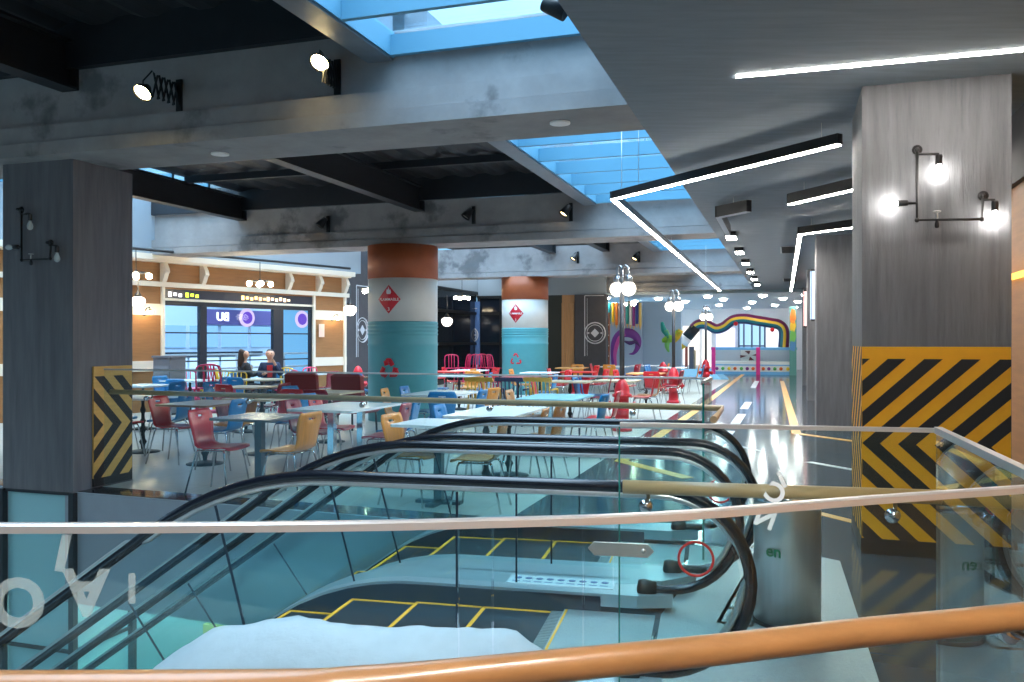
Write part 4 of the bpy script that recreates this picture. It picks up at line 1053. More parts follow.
# shelf behind the end of the grey wall
sh = thing('display_shelf', 'narrow lit display shelf between the grey wall and the pencil mural', 'shelf', gp(UK(606, 32.2), 32.2, 0))
MB().gbox(UK(603.5, 32.2), UK(608.5, 32.2), 32.3, 32.5, 0, 2.6).build('shelf_body', mat('shelf_wood', (150, 90, 60), .5), sh)
for z in (.9, 1.3, 1.7, 2.1): MB().gbox(UK(603.5, 32.2), UK(608.5, 32.2), 32.1, 32.3, z, z + .04).build('shelf_board', CREAM, sh)
random.seed(5)
for z in (.94, 1.34, 1.74):
    for i in range(3):
        u = UK(604.4 + i*1.4, 32.2); c = [(200, 60, 50), (230, 220, 200), (60, 60, 70)][i]
        o = MB().lathe([(0, 0), (.05, 0), (.05, .15), (.02, .2), (.02, .25), (0, .25)], gp(u, 32.2, z), 8).build('bottle', mat('bottle_%d' % i, c, .3)); tag(o, '%s bottle on the %s board of the narrow display shelf' % (('red', 'pale', 'dark')[i], {.94: 'lowest', 1.34: 'middle', 1.74: 'upper'}[z]), 'bottle')

# far hall: bright back wall, shop openings, ceiling lights
VF = 47.
struct(MB().gbox(-24, 10, VF, VF + .2, 0, 3.3).build('wall_far', mat('far_wall_paint', (222, 224, 228), .6)))
struct(MB().gbox(1.6, 1.8, 31, VF, 0, 3.3).build('wall_right_far', mat('far_right_wall', (150, 152, 160), .6)))
ub = lambda px: UK(px, VF - .1)
tq = thing('far_shop_window', 'bright blue tinted shop window in the far wall behind the arch', 'shop window', gp(ub(751), VF, 0))
MB().gbox(ub(738), ub(765), VF - .08, VF - .02, .1, 2.5).build('lit_pane', emit('far_pane', (150, 190, 235), .9), tq)
mb = MB()
for px in (738, 743, 751, 759, 764): mb.gbox(ub(px), ub(px) + .09, VF - .14, VF - .08, .1, 2.5)
for z in (.1, 1.2, 2.45): mb.gbox(ub(738), ub(765), VF - .14, VF - .08, z, z + .08)
mb.build('frame', mat('far_frame', (84, 104, 130), .5), tq)
for (a, b, z0, z1, c, lb) in ((683, 699, .2, 2.3, (250, 240, 228), 'white lit shop interior just behind the giant brush tip'), (702, 711, .1, 2.1, (246, 244, 240), 'narrow white lit shop doorway left of the striped kiosk'), (766, 785, .6, 2.2, (226, 236, 250), 'pale lit shop opening behind the right end of the arch'), (716, 735, .4, 2.2, (214, 214, 246), 'pale violet lit shop opening behind the middle of the arch')):
    o = MB().gbox(ub(a), ub(b), VF - .07, VF - .02, z0, z1).build('lit_shop_opening', emit('lit_%d' % a, c, .95)); tag(o, lb, 'shop opening')
for i, (px, c) in enumerate(((686, (150, 70, 60)), (690, (90, 90, 100)), (694, (170, 150, 120)))):
    o = MB().gbox(ub(px), ub(px) + .13*(1+i % 2), VF - .6, VF - .3, .0, 1.4 - .2*i).build('display_stand', mat('stand_%d' % i, c, .5)); tag(o, ('brown', 'grey', 'beige')[i] + ' display stand in the white lit shop behind the brush tip', 'display stand')
t0 = None
spots = [(-2.9, 33), (-.9, 33), (.6, 33), (-4.9, 34), (-6.8, 33), (-2.5, 35.5), (-.2, 35.5), (-4.2, 37), (-6.2, 36), (-1.5, 38.5), (.4, 38.5), (-3.1, 41), (-.6, 42), (-5.2, 41), (-8.5, 35), (-8.5, 39), (-7, 43), (-2, 45), (.3, 45), (-4, 45)]
for i, (u, v) in enumerate(spots):
    q = gp(u, v, 3.204)
    if t0 is None:
        t0 = thing('round_ceiling_light', 'round white ceiling light in the low ceiling of the far hall', 'ceiling light', q, GR, 'round ceiling lights of the far hall')
        MB().lathe([(.16, .0), (.20, .0), (.20, .015), (.16, .015)], (0, 0, 0), 20).build('trim_ring', WHITE, t0, world=False)
        MB().lathe([(0, -.08), (.06, -.075), (.12, -.045), (.15, .0), (.16, .012), (0, .012)], (0, 0, 0), 20).build('diffuser', emit('far_light', (255, 252, 245), 45.), t0, world=False)
    else: dup(t0, q, GR, t0['label'])
# lit shop signs standing out from the corridor wall
struct(MB().gbox(1.7, 1.9, 8.2, 31, 0, 3.3).build('wall_right', mat('shop_wall_grey', (120, 124, 132), .6)))
WR = mat('right_wood', (186, 130, 76), .5, var=.12, vscale=2.5, stretch=(1, 1, 8))
struct(MB().gbox(1.75, 1.95, -2, 8.2, 0, 2.75).build('wall_right_near', WR))
struct(MB().gbox(1.70, 1.75, -2, 8.2, 2.0, 2.04).build('trim_wood', emit('amber_strip', (255, 200, 90), 1.5)))
struct(MB().gbox(1.70, 1.95, -2, 8.2, 2.75, 3.3).build('wall_right_upper', mat('dark_grey_wall', (72, 70, 74), .7)))
for v, c, lb, z0, z1 in ((18.2, (186, 210, 255), 'pale blue white lit sign between the second and third corridor columns', 1.9, 2.95), (26.4, (255, 196, 190), 'pinkish white lit sign by the farthest corridor column', 1.9, 3.0)):
    t = thing('projecting_sign', lb, 'sign', gp(.5, v, z0)); MB().gbox(.44, 1.7, v, v + .16, z0, z1).build('casing', BLACK, t)
    MB().gbox(.45, 1.6, v - .012, v, z0 + .04, z1 - .04).build('lit_face', emit('sign_%d' % int(v), c, 1.1), t)
    MB().gbox(.428, .44, v + .01, v + .15, z0 + .04, z1 - .04).build('lit_side', emit('sign_%d' % int(v), c, 1.1), t)
for i, v in enumerate((16.9, 25.5)):
    t = thing('ceiling_vent', ('nearer', 'farther')[i] + ' slatted air vent in the corridor ceiling beside the columns', 'vent', gp(.0, v, 3.28))
    MB().gbox(-.15, .25, v, v + 1.3, 3.288, 3.299).build('frame', mat('vent_grey', (150, 155, 160), .5), t)
    mb = MB()
    for k in range(9): mb.gbox(-.12, .22, v + .08 + k*.13, v + .13 + k*.13, 3.276, 3.288)
    mb.build('slats', BLACK, t)
gp_ = onp(1021, 400, gp(1.62, 5), V_)
t = thing('metal_door_panel', 'grey metal panel door edge right of the big striped column', 'door panel', gp(1.60, 5.9, 0))
MB().gbox(1.55, 1.60, 5.3, 6.3, .25, 1.68).build('panel', mat('panel_grey', (134, 134, 140), .5), t)
MB().gbox(1.53, 1.62, 6.3, 6.34, 0, 1.72).gbox(1.53, 1.62, 5.26, 5.3, 0, 1.72).gbox(1.53, 1.62, 5.3, 6.3, 1.68, 1.72).build('frame', BRUSHED, t)

# kiosk with the rainbow arch
VKI = 39.4
ki = thing('kiosk', 'striped candy coloured kiosk counter with dots and pink posts at the corridor end', 'kiosk', gp(-1.5, VKI, 0))
KB = mat('kiosk_blue', (110, 180, 226), .45); KP = mat('kiosk_pink', (224, 50, 140), .45)
u0, u1 = -3.3, .35
def kb(name, m, *bx):
    mb = MB()
    for b in bx: mb.gbox(*b)
    return mb.build(name, m, ki)
kb('plinth', KB, (u0, u1, VKI, VKI + 2.4, 0, .13))
kb('dotted_panel', mat('kiosk_white', (236, 236, 232), .45), (u0, u1, VKI + .02, VKI + 2.38, .13, .40))
kb('blue_stripe', KB, (u0, u1, VKI, VKI + 2.4, .40, .45))
kb('counter_shelf', mat('kiosk_white', (236, 236, 232), .45), (u0, u1, VKI + .01, VKI + 2.39, .45, .58))
kb('display_glass', GLASS, (u0, u1, VKI + .03, VKI + .04, .58, 1.10))
kb('top_rail', KB, (u0 - .03, u1 + .03, VKI - .03, VKI + .25, 1.10, 1.22))
kb('back_panel', mat('kiosk_back', (196, 200, 212), .5), (u0, u1, VKI + 1.2, VKI + 1.25, .58, 1.12))
for u in (u0, UK(758, VKI) - .08): kb('post', KP, (u, u + .17, VKI - .05, VKI + .15, 0, 1.22))
dc = dict(p=(130, 50, 130), g=(80, 170, 80), y=(236, 200, 40), o=(236, 110, 40))
for i, (X, c) in enumerate(zip((353, 390, 428, 465, 505, 541, 577, 640, 675, 712, 750, 793, 830), 'pgyogpoopgoyg')):
    u = UK(660 + X/6.2, VKI); MB().lathe([(0, 0), (.075, 0), (.075, .02), (0, .02)], gp(u, VKI + .02, .265), 14, axis=-V_).build('dot', mat('dot_' + c, dc[c], .4), ki)
for k in range(8):      # brown fan pieces in the middle display bay
    a = 2*PI*k/8 + .2; c = gp(UK(749, VKI), VKI + .5, .84); r = lambda q, b: c + U_*q*1.9*math.cos(b) + Vector((0, 0, q*math.sin(b)))
    if k % 2 == 0: MB().prism([r(.05, a), r(.22, a - .3), r(.24, a + .3)], V_*.04).build('display_fan', mat('fan_brown', (96, 44, 44), .5), ki)
kb('display_backing', WHITE, (UK(740, VKI), UK(757, VKI), VKI + .7, VKI + .74, .58, 1.1))
arch = thing('rainbow_arch', 'wavy rainbow striped tube arching over the kiosk like a giant paint brush', 'arch', gp(-1.5, VKI + .5, 1.2))
pk = lambda X, Y: gp(UK(660 + X/6.2, VKI + .6), VKI + .6, ZK(660 + X/6.2, 280 + Y/6.2, VKI + .6))
path = smooth_path([pk(*q) for q in ((205, 300), (240, 275), (290, 275), (345, 302), (395, 290), (450, 250), (520, 240), (600, 252), (680, 265), (738, 278), (768, 318), (765, 418))], 5)
mb = MB(); mb.tube(path, .235, 24)
for fi in range(len(mb.f)):
    f = mb.f[fi]
    if len(f) == 4:
        k = (f[0] % 24)
        an = (k + 1)*360/24     # angle round the tube: 0 = side towards the viewer's right vector
        zc = math.sin(math.radians(an)); mb.m[fi] = 0 if zc > .3 else (1 if zc > -.2 else (2 if zc > -.62 else 3))
mb.build('rainbow_tube', [mat('arch_purple', (120, 30, 84), .3), mat('arch_yellow', (232, 190, 50), .3), mat('arch_teal', (30, 110, 120), .3), mat('arch_navy', (24, 54, 96), .3)], arch)
a, b, c, d = pk(222, 290), pk(168, 355), pk(140, 395), pk(128, 432)
MB().tube([a, b], .25, 20).build('ferrule', BLACK, arch); MB().tube([b, c], .25, 20).build('ferrule', mat('ferrule_white', (224, 224, 226), .4), arch)
MB().tube([c, mid(c, d, .5), d], [.24, .17, .03], 16).build('brush_tip', mat('brush_yellow', (226, 176, 40), .5), arch)
for i, (X, Y) in enumerate(((472, 272), (697, 309))):
    MB().ball(pk(X, Y) - V_*.3, .10, 14).build('red_ball', mat('ball_red', (220, 30, 40), .3), arch)
o = thing('totem_sign', 'tall colourful painted panel at the right end of the kiosk', 'panel', gp(.4, VKI - .2, 0))
ua, ubb = UK(789.5, VKI - .4), UK(796.5, VKI - .4)
MB().gbox(ua, ubb, VKI - .4, VKI - .3, 0, 3.0).build('board', mat('panel_teal', (96, 160, 150), .5), o)
for i, (z0, z1, c) in enumerate(((2.3, 2.85, (232, 120, 40)), (1.95, 2.35, (236, 190, 50)), (1.5, 1.95, (120, 190, 90)), (1.1, 1.5, (90, 150, 200)))):
    q = lambda f, z: gp(ua + (ubb-ua)*f, VKI - .4, z); MB().prism([q(.1, z0), q(.7, z0 - .05), q(.95, z0 + .2), q(.8, z1), q(.3, z1 + .05), q(.05, z0 + .25)], -V_*.012).build('painted_shape', mat('panel_c%d' % i, c, .5), o)

# street lamps growing out of fire hydrants
def hydrant_bits(t, c, s=1.):
    RH = mat('hydrant_red', (196, 30, 44), .35)
    b = MB().lathe([(.0, 0), (.17, 0), (.17, .05), (.125, .06), (.115, .10), (.115, .56), (.16, .57), (.165, .61), (.13, .63), (.125, .70), (.10, .78), (.06, .84), (.04, .86), (.0, .88)], c, 20).build('hydrant_body', RH, t)
    for a in (GR, GR + PI):
        ax = Vector((math.cos(a), math.sin(a), 0)); MB().lathe([(0, 0), (.055, 0), (.055, .10), (.075, .10), (.075, .13), (.03, .14), (.03, .17), (0, .17)], c + ax*.09 + Vector((0, 0, .42)), 12, axis=ax).build('hydrant_outlet', RH, t)
    MB().lathe([(0, 0), (.07, 0), (.07, .07), (.09, .07), (.09, .1), (.03, .11), (0, .13)], c + Vector((0, -.10, .36)), 12, axis=(0, -1, 0)).build('hydrant_outlet', RH, t)
def street_lamp(px, y, label, zt, lit=True):
    c = Vector(((px - CX)/F*y, y, 0)); t = thing('street_lamp', label, 'street lamp', c, 0, None)
    hydrant_bits(t, c)
    MB().tube([c + Vector((0, 0, .86)), c + Vector((0, 0, zt + .1))], .042, 10).build('pole', mat('pole_grey', (70, 72, 76), .4, .5), t)
    for sx, dx in ((1, .12), (-1, -.09)):
        d = U_*dx + V_*(-.05*sx); top = c + Vector((0, 0, zt + .08)); e = c + d + Vector((0, 0, zt + .12))
        pts = [top, top + Vector((0, 0, .3)) + d*-.1, top + Vector((0, 0, .42)) + d*.35, top + Vector((0, 0, .38)) + d*.9, e + Vector((0, 0, .16))]
        MB().tube(smooth_path(pts, 4), .022, 8).build('hook', mat('hook_grey', (150, 154, 158), .3, .8), t)
        MB().lathe([(.03, .23), (.055, .2), (.075, .10), (.0, .10)], e, 14).build('lamp_collar', mat('hook_grey', (150, 154, 158), .3, .8), t)
        MB().ball(e, .124, 18).build('glass_globe', GLOBE, t)
street_lamp(622, 14.2, 'nearest double globe street lamp rising from a red fire hydrant', 2.25)
street_lamp(673.5, 20.6, 'second double globe street lamp on a red hydrant, before the green splash painting', 2.22)
street_lamp(705.8, 29., 'farthest double globe street lamp on a red hydrant, beside the striped kiosk', 2.2)
c = Vector(((358 - CX)/F*21.5, 21.5, 0)); t = thing('fire_hydrant', 'red fire hydrant at the dark wall left of the nearer drum column', 'hydrant', c); hydrant_bits(t, c)
c = Vector(((663 - CX)/F*25.5, 25.5, 0)); t = thing('fire_hydrant', 'red fire hydrant without a lamp left of the second street lamp', 'hydrant', c); hydrant_bits(t, c)
# ------------------------------------------------------------------ tables and chairs
def chair_shell(th=.012):
    rows = []
    prof = [(.215, .425), (.205, .445), (.15, .452), (.06, .446), (-.04, .440), (-.12, .446), (-.165, .468), (-.19, .51), (-.203, .57), (-.213, .64), (-.225, .70), (-.235, .745), (-.2395, .763), (-.245, .785), (-.252, .82)]
    wid = [.19, .205, .21, .21, .20, .185, .172, .165, .168, .182, .192, .195, .192, .185, .165]
    for (y, z), w_ in zip(prof, wid):
        r = []
        for j in range(9):
            a = (j - 4)/4; dish = .018*a*a; back = z > .47
            r.append((a*w_, y + (dish*.9 if back else 0), z + (0 if back else dish*.6)))
        rows.append(r)
    return MB().sheet(rows, th, skip={(11, 3), (11, 4)})
def shell_proto(colname, m, label, legm=CHROME):
    t = thing('shell_chair', label, 'chair', (0, 0, 0), 0)
    chair_shell().build('seat_shell', m, t, world=False)
    mb = MB()
    for s in (-1, 1): mb.tube([(.15*s, .15, .425), (.15*s, -.13, .425)], .009, 8)
    mb.tube([(-.15, .13, .425), (.15, .13, .425)], .009, 8); mb.tube([(-.15, -.11, .425), (.15, -.11, .425)], .009, 8)
    mb.build('seat_frame', legm, t, world=False)
    for sx in (-1, 1):
        for sy in (-1, 1):
            MB().tube([(.15*sx, .14*sy, .428), (.165*sx, .155*sy, .40), (.215*sx, .215*sy + (.0 if sy > 0 else -.03), .0)], .0095, 8).build('leg', legm, t, world=False)
    return t
SHM = {'red': mat('shell_red', (200, 8, 26), .28, coat=.12), 'blue': mat('shell_blue', (0, 112, 172), .3, coat=.1), 'amber': mat('shell_amber', (206, 128, 36), .32, coat=.1, var=.18, vscale=8, stretch=(6, 1, .6)),
       'wood': mat('shell_wood', (176, 116, 62), .35, coat=.1, var=.2, vscale=6, stretch=(8, 1, .6)), 'dark red': mat('shell_dark_red', (140, 16, 44), .28, coat=.12)}
PROTO = {}
def put_chair(col, p, face, label):
    """face: direction the sitter looks, as an angle of local +y"""
    if col not in PROTO:
        PROTO[col] = t = shell_proto(col, SHM[col], label); t.location = p; t.rotation_euler = (0, 0, face); t['_o'] = tuple(p); return t
    return dup(PROTO[col], p, face, label)
TOPS = {'white': mat('table_white', (226, 230, 230), .25), 'dark': mat('table_dark', (92, 96, 100), .25), 'brown': mat('table_brown', (150, 104, 78), .3, var=.12, vscale=5, stretch=(1, 9, 1)), 'beige': mat('table_beige', (206, 184, 156), .35, var=.08, vscale=5, stretch=(1, 9, 1)),
        'sky blue': mat('table_sky', (150, 206, 224), .25), 'red': mat('table_red', (206, 60, 56), .3), 'orange': mat('table_orange', (222, 156, 90), .35)}
def table(label, c, w_, l_, top, basekind):
    t = thing('cafe_table', label, 'table', (c.x, c.y, 0), GR)
    L = lambda mb, name, m: mb.build(name, m, t, world=False)
    th = .024; x, y, r = w_/2, l_/2, .03
    pts = []
    for sx, sy, a0 in ((1, 1, 0), (-1, 1, 90), (-1, -1, 180), (1, -1, 270)):
        for k in range(4):
            a = math.radians(a0 + k*30); pts.append((sx*(x - r) + r*math.cos(a), sy*(y - r) + r*math.sin(a), .75 - th))
    L(MB().prism(pts, (0, 0, th)), 'table_top', TOPS[top])
    spots = [(0, 0)] if l_ < 1.0 else [(0, -l_*.27), (0, l_*.27)]
    for px, py in spots:
        if basekind == 'disc':
            L(MB().lathe([(.022, .03), (.03, .10), (.05, .14), (.03, .18), (.024, .26), (.045, .31), (.024, .36), (.022, .52), (.04, .57), (.022, .62), (.022, .71), (.10, .726)], (px, py, 0), 16), 'pedestal', BLACK)
            L(MB().lathe([(0, 0), (.22, 0), (.22, .012), (.12, .03), (.04, .045), (0, .045)], (px, py, 0), 28), 'base', BLACK)
        else:
            m = mat('pedestal_steel', (84, 90, 96), .35, .5) if basekind == 'post' else CHROME
            L(MB().box((px, py, .38), (.075, .075, .69)).box((px, py, .718), (.3, .3, .016)), 'pedestal', m)
            L(MB().box((px, py, .014), (.44, .09, .028)).box((px, py, .014), (.09, .44, .028)), 'base', m)
    return t
SIDE = {'L': (-1, 0), 'R': (1, 0), 'N': (0, -1), 'F': (0, 1)}
SNAME = {'L': 'window side', 'R': 'corridor side', 'N': 'escalator side', 'F': 'rear side'}
CN = {'red': 'red', 'blue': 'blue', 'amber': 'amber', 'wood': 'wood', 'dark red': 'dark red'}
def tset(desc, px, py, w_, l_, top, basek, chairs, shift=(0, 0), zt=.75):
    c = fl(px, py, zt) + U_*shift[0] + V_*shift[1]
    table(desc[0].upper() + desc[1:] if False else desc, c, w_, l_, top, basek)
    short = desc.split(',')[0]
    cnt = {}
    for ch in chairs:
        sd, col = ch[0], ch[1]; along = ch[2] if len(ch) > 2 else 0.; gap = ch[3] if len(ch) > 3 else .12; tw = ch[4] if len(ch) > 4 else random.uniform(-12, 12)
        sx, sy = SIDE[sd]
        du = sx*(w_/2 + gap) + (along if sy else 0); dv = sy*(l_/2 + gap) + (along if sx else 0)
        p = c + U_*du + V_*dv; p.z = 0
        face = GR + math.atan2(-(-sx), -sy) if False else GR + math.atan2(sx, -sy)
        face += math.radians(tw); key = (sd, col)
        cnt[key] = cnt.get(key, 0) + 1
        dup_ = sum(1 for q in chairs if q[0] == sd and q[1] == col) > 1
        extra = ''
        if dup_: extra = ', nearer one' if along < 0 and sx else (', farther one' if sx else (', left one' if along < 0 else ', right one'))
        put_chair(col, p, face, '%s shell chair, %s of %s%s' % (CN[col], SNAME[sd], short, extra))
tset('white square table nearest the escalators', 433, 423.5, .68, .68, 'white', 'post', [('L', 'amber', -.05, -.10, -4), ('R', 'wood', -.12, .10, 6)], (0, .14))
tset('longest white table beyond the escalators', 498, 411, .72, 1.4, 'white', 'disc', [('R', 'wood', -.30, .02, 5), ('R', 'wood', .35, .02, -4), ('L', 'blue', -.2, .0)])
tset('long white table before the nearer drum', 347, 406, .82, 1.25, 'white', 'chrome', [('R', 'dark red', -.22, .20, 6), ('L', 'dark red', -.1, .0), ('L', 'red', .42, .02), ('R', 'blue', .4, .05)])
tset('dark grey square table at the glass guard', 254, 417, .70, .70, 'dark', 'post', [('L', 'red', -.14, .02, 4), ('R', 'amber', -.12, .08, -3)], (0, .10))
tset('brown table with an ornate black foot', 205, 402.5, .74, .9, 'brown', 'disc', [('L', 'red', .0, .08, 4), ('R', 'blue', -.2, .02), ('F', 'amber', .05, .1)])
tset('beige table behind the brown table', 262, 397.5, .74, .74, 'beige', 'disc', [('R', 'blue', 0, .1), ('F', 'red', 0, .1), ('L', 'dark red', .1, .12)])
tset('pale table beside the nearer drum', 443, 392.5, .8, 1.2, 'white', 'chrome', [('N', 'blue', .30, .12, 20), ('L', 'blue', .25, .1), ('L', 'amber', -.35, .12), ('R', 'amber', .3, .06), ('R', 'blue', -.3, .1)])
tset('sky blue table before the nearest lamp', 556, 396.5, .8, 1.2, 'sky blue', 'chrome', [('R', 'blue', -.35, .12), ('R', 'red', .3, .16), ('L', 'wood', .2, .1)])
tset('white table half behind the grey column', 143, 396.5, .75, .75, 'white', 'disc', [('R', 'blue', 0, .06, 12), ('L', 'blue', 0, .1), ('N', 'red', .1, .16)])
tset('farther white table past the grey column', 143, 385, .8, .8, 'white', 'disc', [('R', 'blue', 0, .1), ('N', 'blue', -.1, .2), ('F', 'blue', 0, .2)])
tset('beige table left of the nearer drum', 330, 391.5, .75, .75, 'beige', 'disc', [('L', 'blue', 0, .1), ('N', 'dark red', .15, .12)])
tset('beige table before the window mullion', 246, 386.5, .75, .75, 'beige', 'disc', [('N', 'red', .12, .1), ('R', 'dark red', .0, .12), ('L', 'blue', 0, .1)])
tset("white table below the window's right end", 303, 374, .8, .8, 'white', 'disc', [('R', 'dark red', .1, .12), ('L', 'blue', 0, .1)])
tset('pale table where two people sit', 262, 379, .8, .8, 'beige', 'disc', [('R', 'blue', .0, .15), ('N', 'blue', .0, .2)])
tset('white table left of the farther drum', 459, 375.2, .8, .9, 'white', 'disc', [('L', 'blue', .0, .1), ('R', 'blue', 0, .1), ('F', 'amber', 0, .1)])
tset('red table before the farther drum', 518, 377.3, .8, .8, 'red', 'disc', [('L', 'amber', .1, .2), ('R', 'blue', .1, .15)])
tset('red table left of the slatted armchairs', 424, 377.5, .7, .7, 'red', 'disc', [('L', 'blue', 0, .1)])
tset('beige table behind the slatted armchairs', 570, 381, .8, .8, 'beige', 'disc', [('F', 'red', .0, .15), ('R', 'dark red', .1, .12), ('L', 'red', 0, .1)])
tset('beige table behind the nearest street lamp', 617, 380.2, .8, .9, 'beige', 'disc', [('R', 'red', -.1, .10), ('R', 'wood', .4, .14), ('L', 'blue', .2, .1), ('L', 'blue', -.3, .12)])
tset('orange table between the street lamps', 646, 373, .8, .9, 'orange', 'disc', [('R', 'dark red', .1, .2), ('L', 'red', 0, .1), ('N', 'red', .3, .2)])
tset('white table below the pencil mural', 615, 366.2, .8, .9, 'white', 'disc', [('N', 'amber', .0, .1), ('R', 'red', .1, .1), ('R', 'dark red', -.3, .1), ('L', 'red', 0, .1)])
tset('white table below the green splash painting', 673, 367.2, .8, .9, 'white', 'disc', [('L', 'blue', .2, .1), ('L', 'blue', -.3, .1), ('R', 'amber', 0, .1), ('R', 'blue', .4, .2)])
tset('white table before the plain blue wall', 645, 365.3, .8, .8, 'white', 'disc', [('L', 'blue', 0, .1), ('R', 'amber', 0, .1)])
tset('pale red table right of the farther drum', 578, 371.5, .8, .8, 'red', 'disc', [('L', 'red', .0, .1), ('R', 'red', 0, .1)])
tset('orange table in front of the wooden door', 572, 367.5, .8, .8, 'orange', 'disc', [('L', 'red', 0, .1), ('R', 'red', 0, .1), ('F', 'amber', 0, .1)])
tset('white table at the dark glazed wall', 470, 370, .8, .8, 'white', 'disc', [('L', 'red', 0, .1), ('R', 'red', 0, .1)])
tset('red table at the dark glazed wall', 446, 371.2, .8, .8, 'red', 'disc', [('L', 'amber', 0, .1), ('R', 'amber', 0, .1)])
tset("white table at the farther drum's foot", 540, 372.2, .8, .8, 'white', 'disc', [('L', 'amber', 0, .1), ('R', 'red', 0, .1)])
tset('small brown table near the dark wall', 385, 376.5, .75, .75, 'brown', 'disc', [('L', 'blue', 0, .1)])
tset('pale table before the grey cabinet', 190, 380, .8, .8, 'white', 'disc', [('L', 'blue', 0, .1), ('R', 'blue', 0, .12)])

# slatted wooden armchairs seen from the back
def slat_chair(label, p, face, m):
    t = thing('slatted_armchair', label, 'armchair', p, face)
    L = lambda mb, name: mb.build(name, m, t, world=False)
    L(MB().box((0, .02, .43), (.5, .48, .04)), 'seat')
    for sx in (-1, 1):
        L(MB().tube([(.22*sx, .22, .42), (.24*sx, .26, 0)], .02, 8), 'leg'); L(MB().tube([(.22*sx, -.2, .42), (.24*sx, -.26, 0)], .02, 8), 'leg')
        L(MB().tube([(.25*sx, -.22, .64), (.26*sx, 0, .65), (.25*sx, .18, .64), (.24*sx, .2, .43)], .018, 8), 'armrest')
    L(MB().prism([(-.27, -.27, .785), (.27, -.27, .785), (.25, -.29, .86), (-.25, -.29, .86)], (0, .03, 0)), 'top_rail')
    for i in range(7): L(MB().tube([(-.21 + i*.07, -.21, .44), (-.22 + i*.0733, -.258, .80)], .012, 6), 'back_slat')
for px, c, cn in ((484, (206, 160, 60), 'left amber'), (513.5, (36, 50, 92), 'navy blue'), (541.5, (206, 166, 70), 'right amber')):
    y = 15.2; slat_chair('%s slatted wooden armchair seen from behind, in front of the drum columns' % cn, (((px - CX)/F*y), y, 0), GR, mat('slat_' + cn.replace(' ', '_'), c, .45))
# red upholstered high backed seats
def booth(label, p, face, h):
    m = mat('booth_red', (140, 34, 36), .4, coat=.2); t = thing('upholstered_seat', label, 'seat', p, face)
    L = lambda mb, name, mm=m: mb.build(name, mm, t, world=False)
    def pad(c, d, rot=0.):
        x, y, z = d[0]/2, d[1]/2, d[2]/2; r = .04; mb = MB(); rows = []
        for k, (i, zz) in enumerate(((r, -z), (0, -z + r), (0, z - r), (r, z))):
            rows.append([(c[0] + sx*(x - i), c[1] + sy*(y - i) + rot*(zz), c[2] + zz) for sx, sy in ((-1, -1), (1, -1), (1, 1), (-1, 1))])
        vs = [p for r_ in rows for p in r_]; fs = [(3, 2, 1, 0), (12, 13, 14, 15)]
        for a in range(3):
            for b in range(4): fs.append((a*4 + b, a*4 + (b+1) % 4, a*4 + 4 + (b+1) % 4, a*4 + 4 + b))
        return mb.add(vs, fs)
    L(pad((0, 0, .40), (.56, .54, .14)), 'seat_cushion'); L(pad((0, -.25, .66), (.56, .11, .62 if h > .9 else .5), -.12), 'backrest')
    for sx in (-1, 1):
        for sy in (-1, 1): L(MB().tube([(.23*sx, .2*sy, .34), (.24*sx, .22*sy, 0)], .018, 8), 'leg', BLACK)
y = 14.6; booth('red upholstered seat with its broad back below the right end of the shop window', ((308 - CX)/F*y, y, 0), GR + .15, .95)
y = 13.9; booth('red upholstered seat with its broad back left of the nearer drum column', ((357 - CX)/F*y, y, 0), GR - .1, 1.0)
# painted metal chairs
MC = {}
def metal_chair(col, c, px, y, face, label, h=0.45, grp=None):
    p = Vector(((px - CX)/F*y, y, 0)); key = (col, h)
    if key in MC: return dup(MC[key], p, face, label, grp)
    m = mat('metal_' + col, c, .3, coat=.3); t = thing('metal_chair' if h < .6 else 'metal_bar_stool', label, 'chair' if h < .6 else 'stool', p, face, grp); MC[key] = t
    L = lambda mb, name: mb.build(name, m, t, world=False)
    L(MB().prism([(-.19, -.17, h), (.19, -.17, h), (.21, .19, h), (-.21, .19, h)], (0, 0, .02)), 'seat')
    for sx in (-1, 1):
        for sy in (-1, 1): L(MB().tube([(.17*sx, .15*sy, h), (.22*sx, .21*sy, 0)], .016, 8), 'leg')
    if h > .6: L(MB().tube([(.2, .18, .28), (-.2, .18, .28), (-.2, -.18, .28), (.2, -.18, .28)], .012, 6, closed=True), 'foot_ring')
    L(MB().tube(smooth_path([(-.19, -.17, h), (-.20, -.20, h + .25), (-.15, -.235, h + .40), (.15, -.235, h + .40), (.20, -.20, h + .25), (.19, -.17, h)], 4), .014, 8), 'back_hoop')
    for x in (-.08, 0, .08): L(MB().tube([(x, -.17, h + .01), (x, -.235, h + .40)], .011, 6), 'back_bar')
    return t
PK, YL = (232, 40, 100), (240, 190, 20)
for px, y, col, f, lb in ((186, 18.4, 'pink', .4, 'pink metal chair beside the grey cabinet at the shop window'), (200, 18.9, 'pink', 2.6, 'pink metal chair left of the yellow metal chairs at the shop window'), (214, 18.2, 'yellow', 1.2, 'leftmost of three yellow metal chairs at the shop window'), (227, 19.1, 'yellow', -1., 'middle one of three yellow metal chairs at the shop window'), (234, 17.7, 'yellow', .6, 'yellow metal chair just left of the person with long hair'), (284, 18.1, 'pink', 2.2, 'pink metal chair right of the person in dark blue'), (293, 20.2, 'yellow', -.4, 'yellow metal chair below the right window mullion'), (305, 20.6, 'pink', .8, 'pink metal chair at the right edge of the shop window')):
    metal_chair(col, PK if col == 'pink' else YL, px, y, f, lb)
for px, y, f, lb in ((209, 14.6, .3, 'pink metal bar stool, left of a pair before the shop window'), (221, 14.9, -.5, 'pink metal bar stool, right of a pair before the shop window')):
    metal_chair('pink', PK, px, y, f, lb, .68)
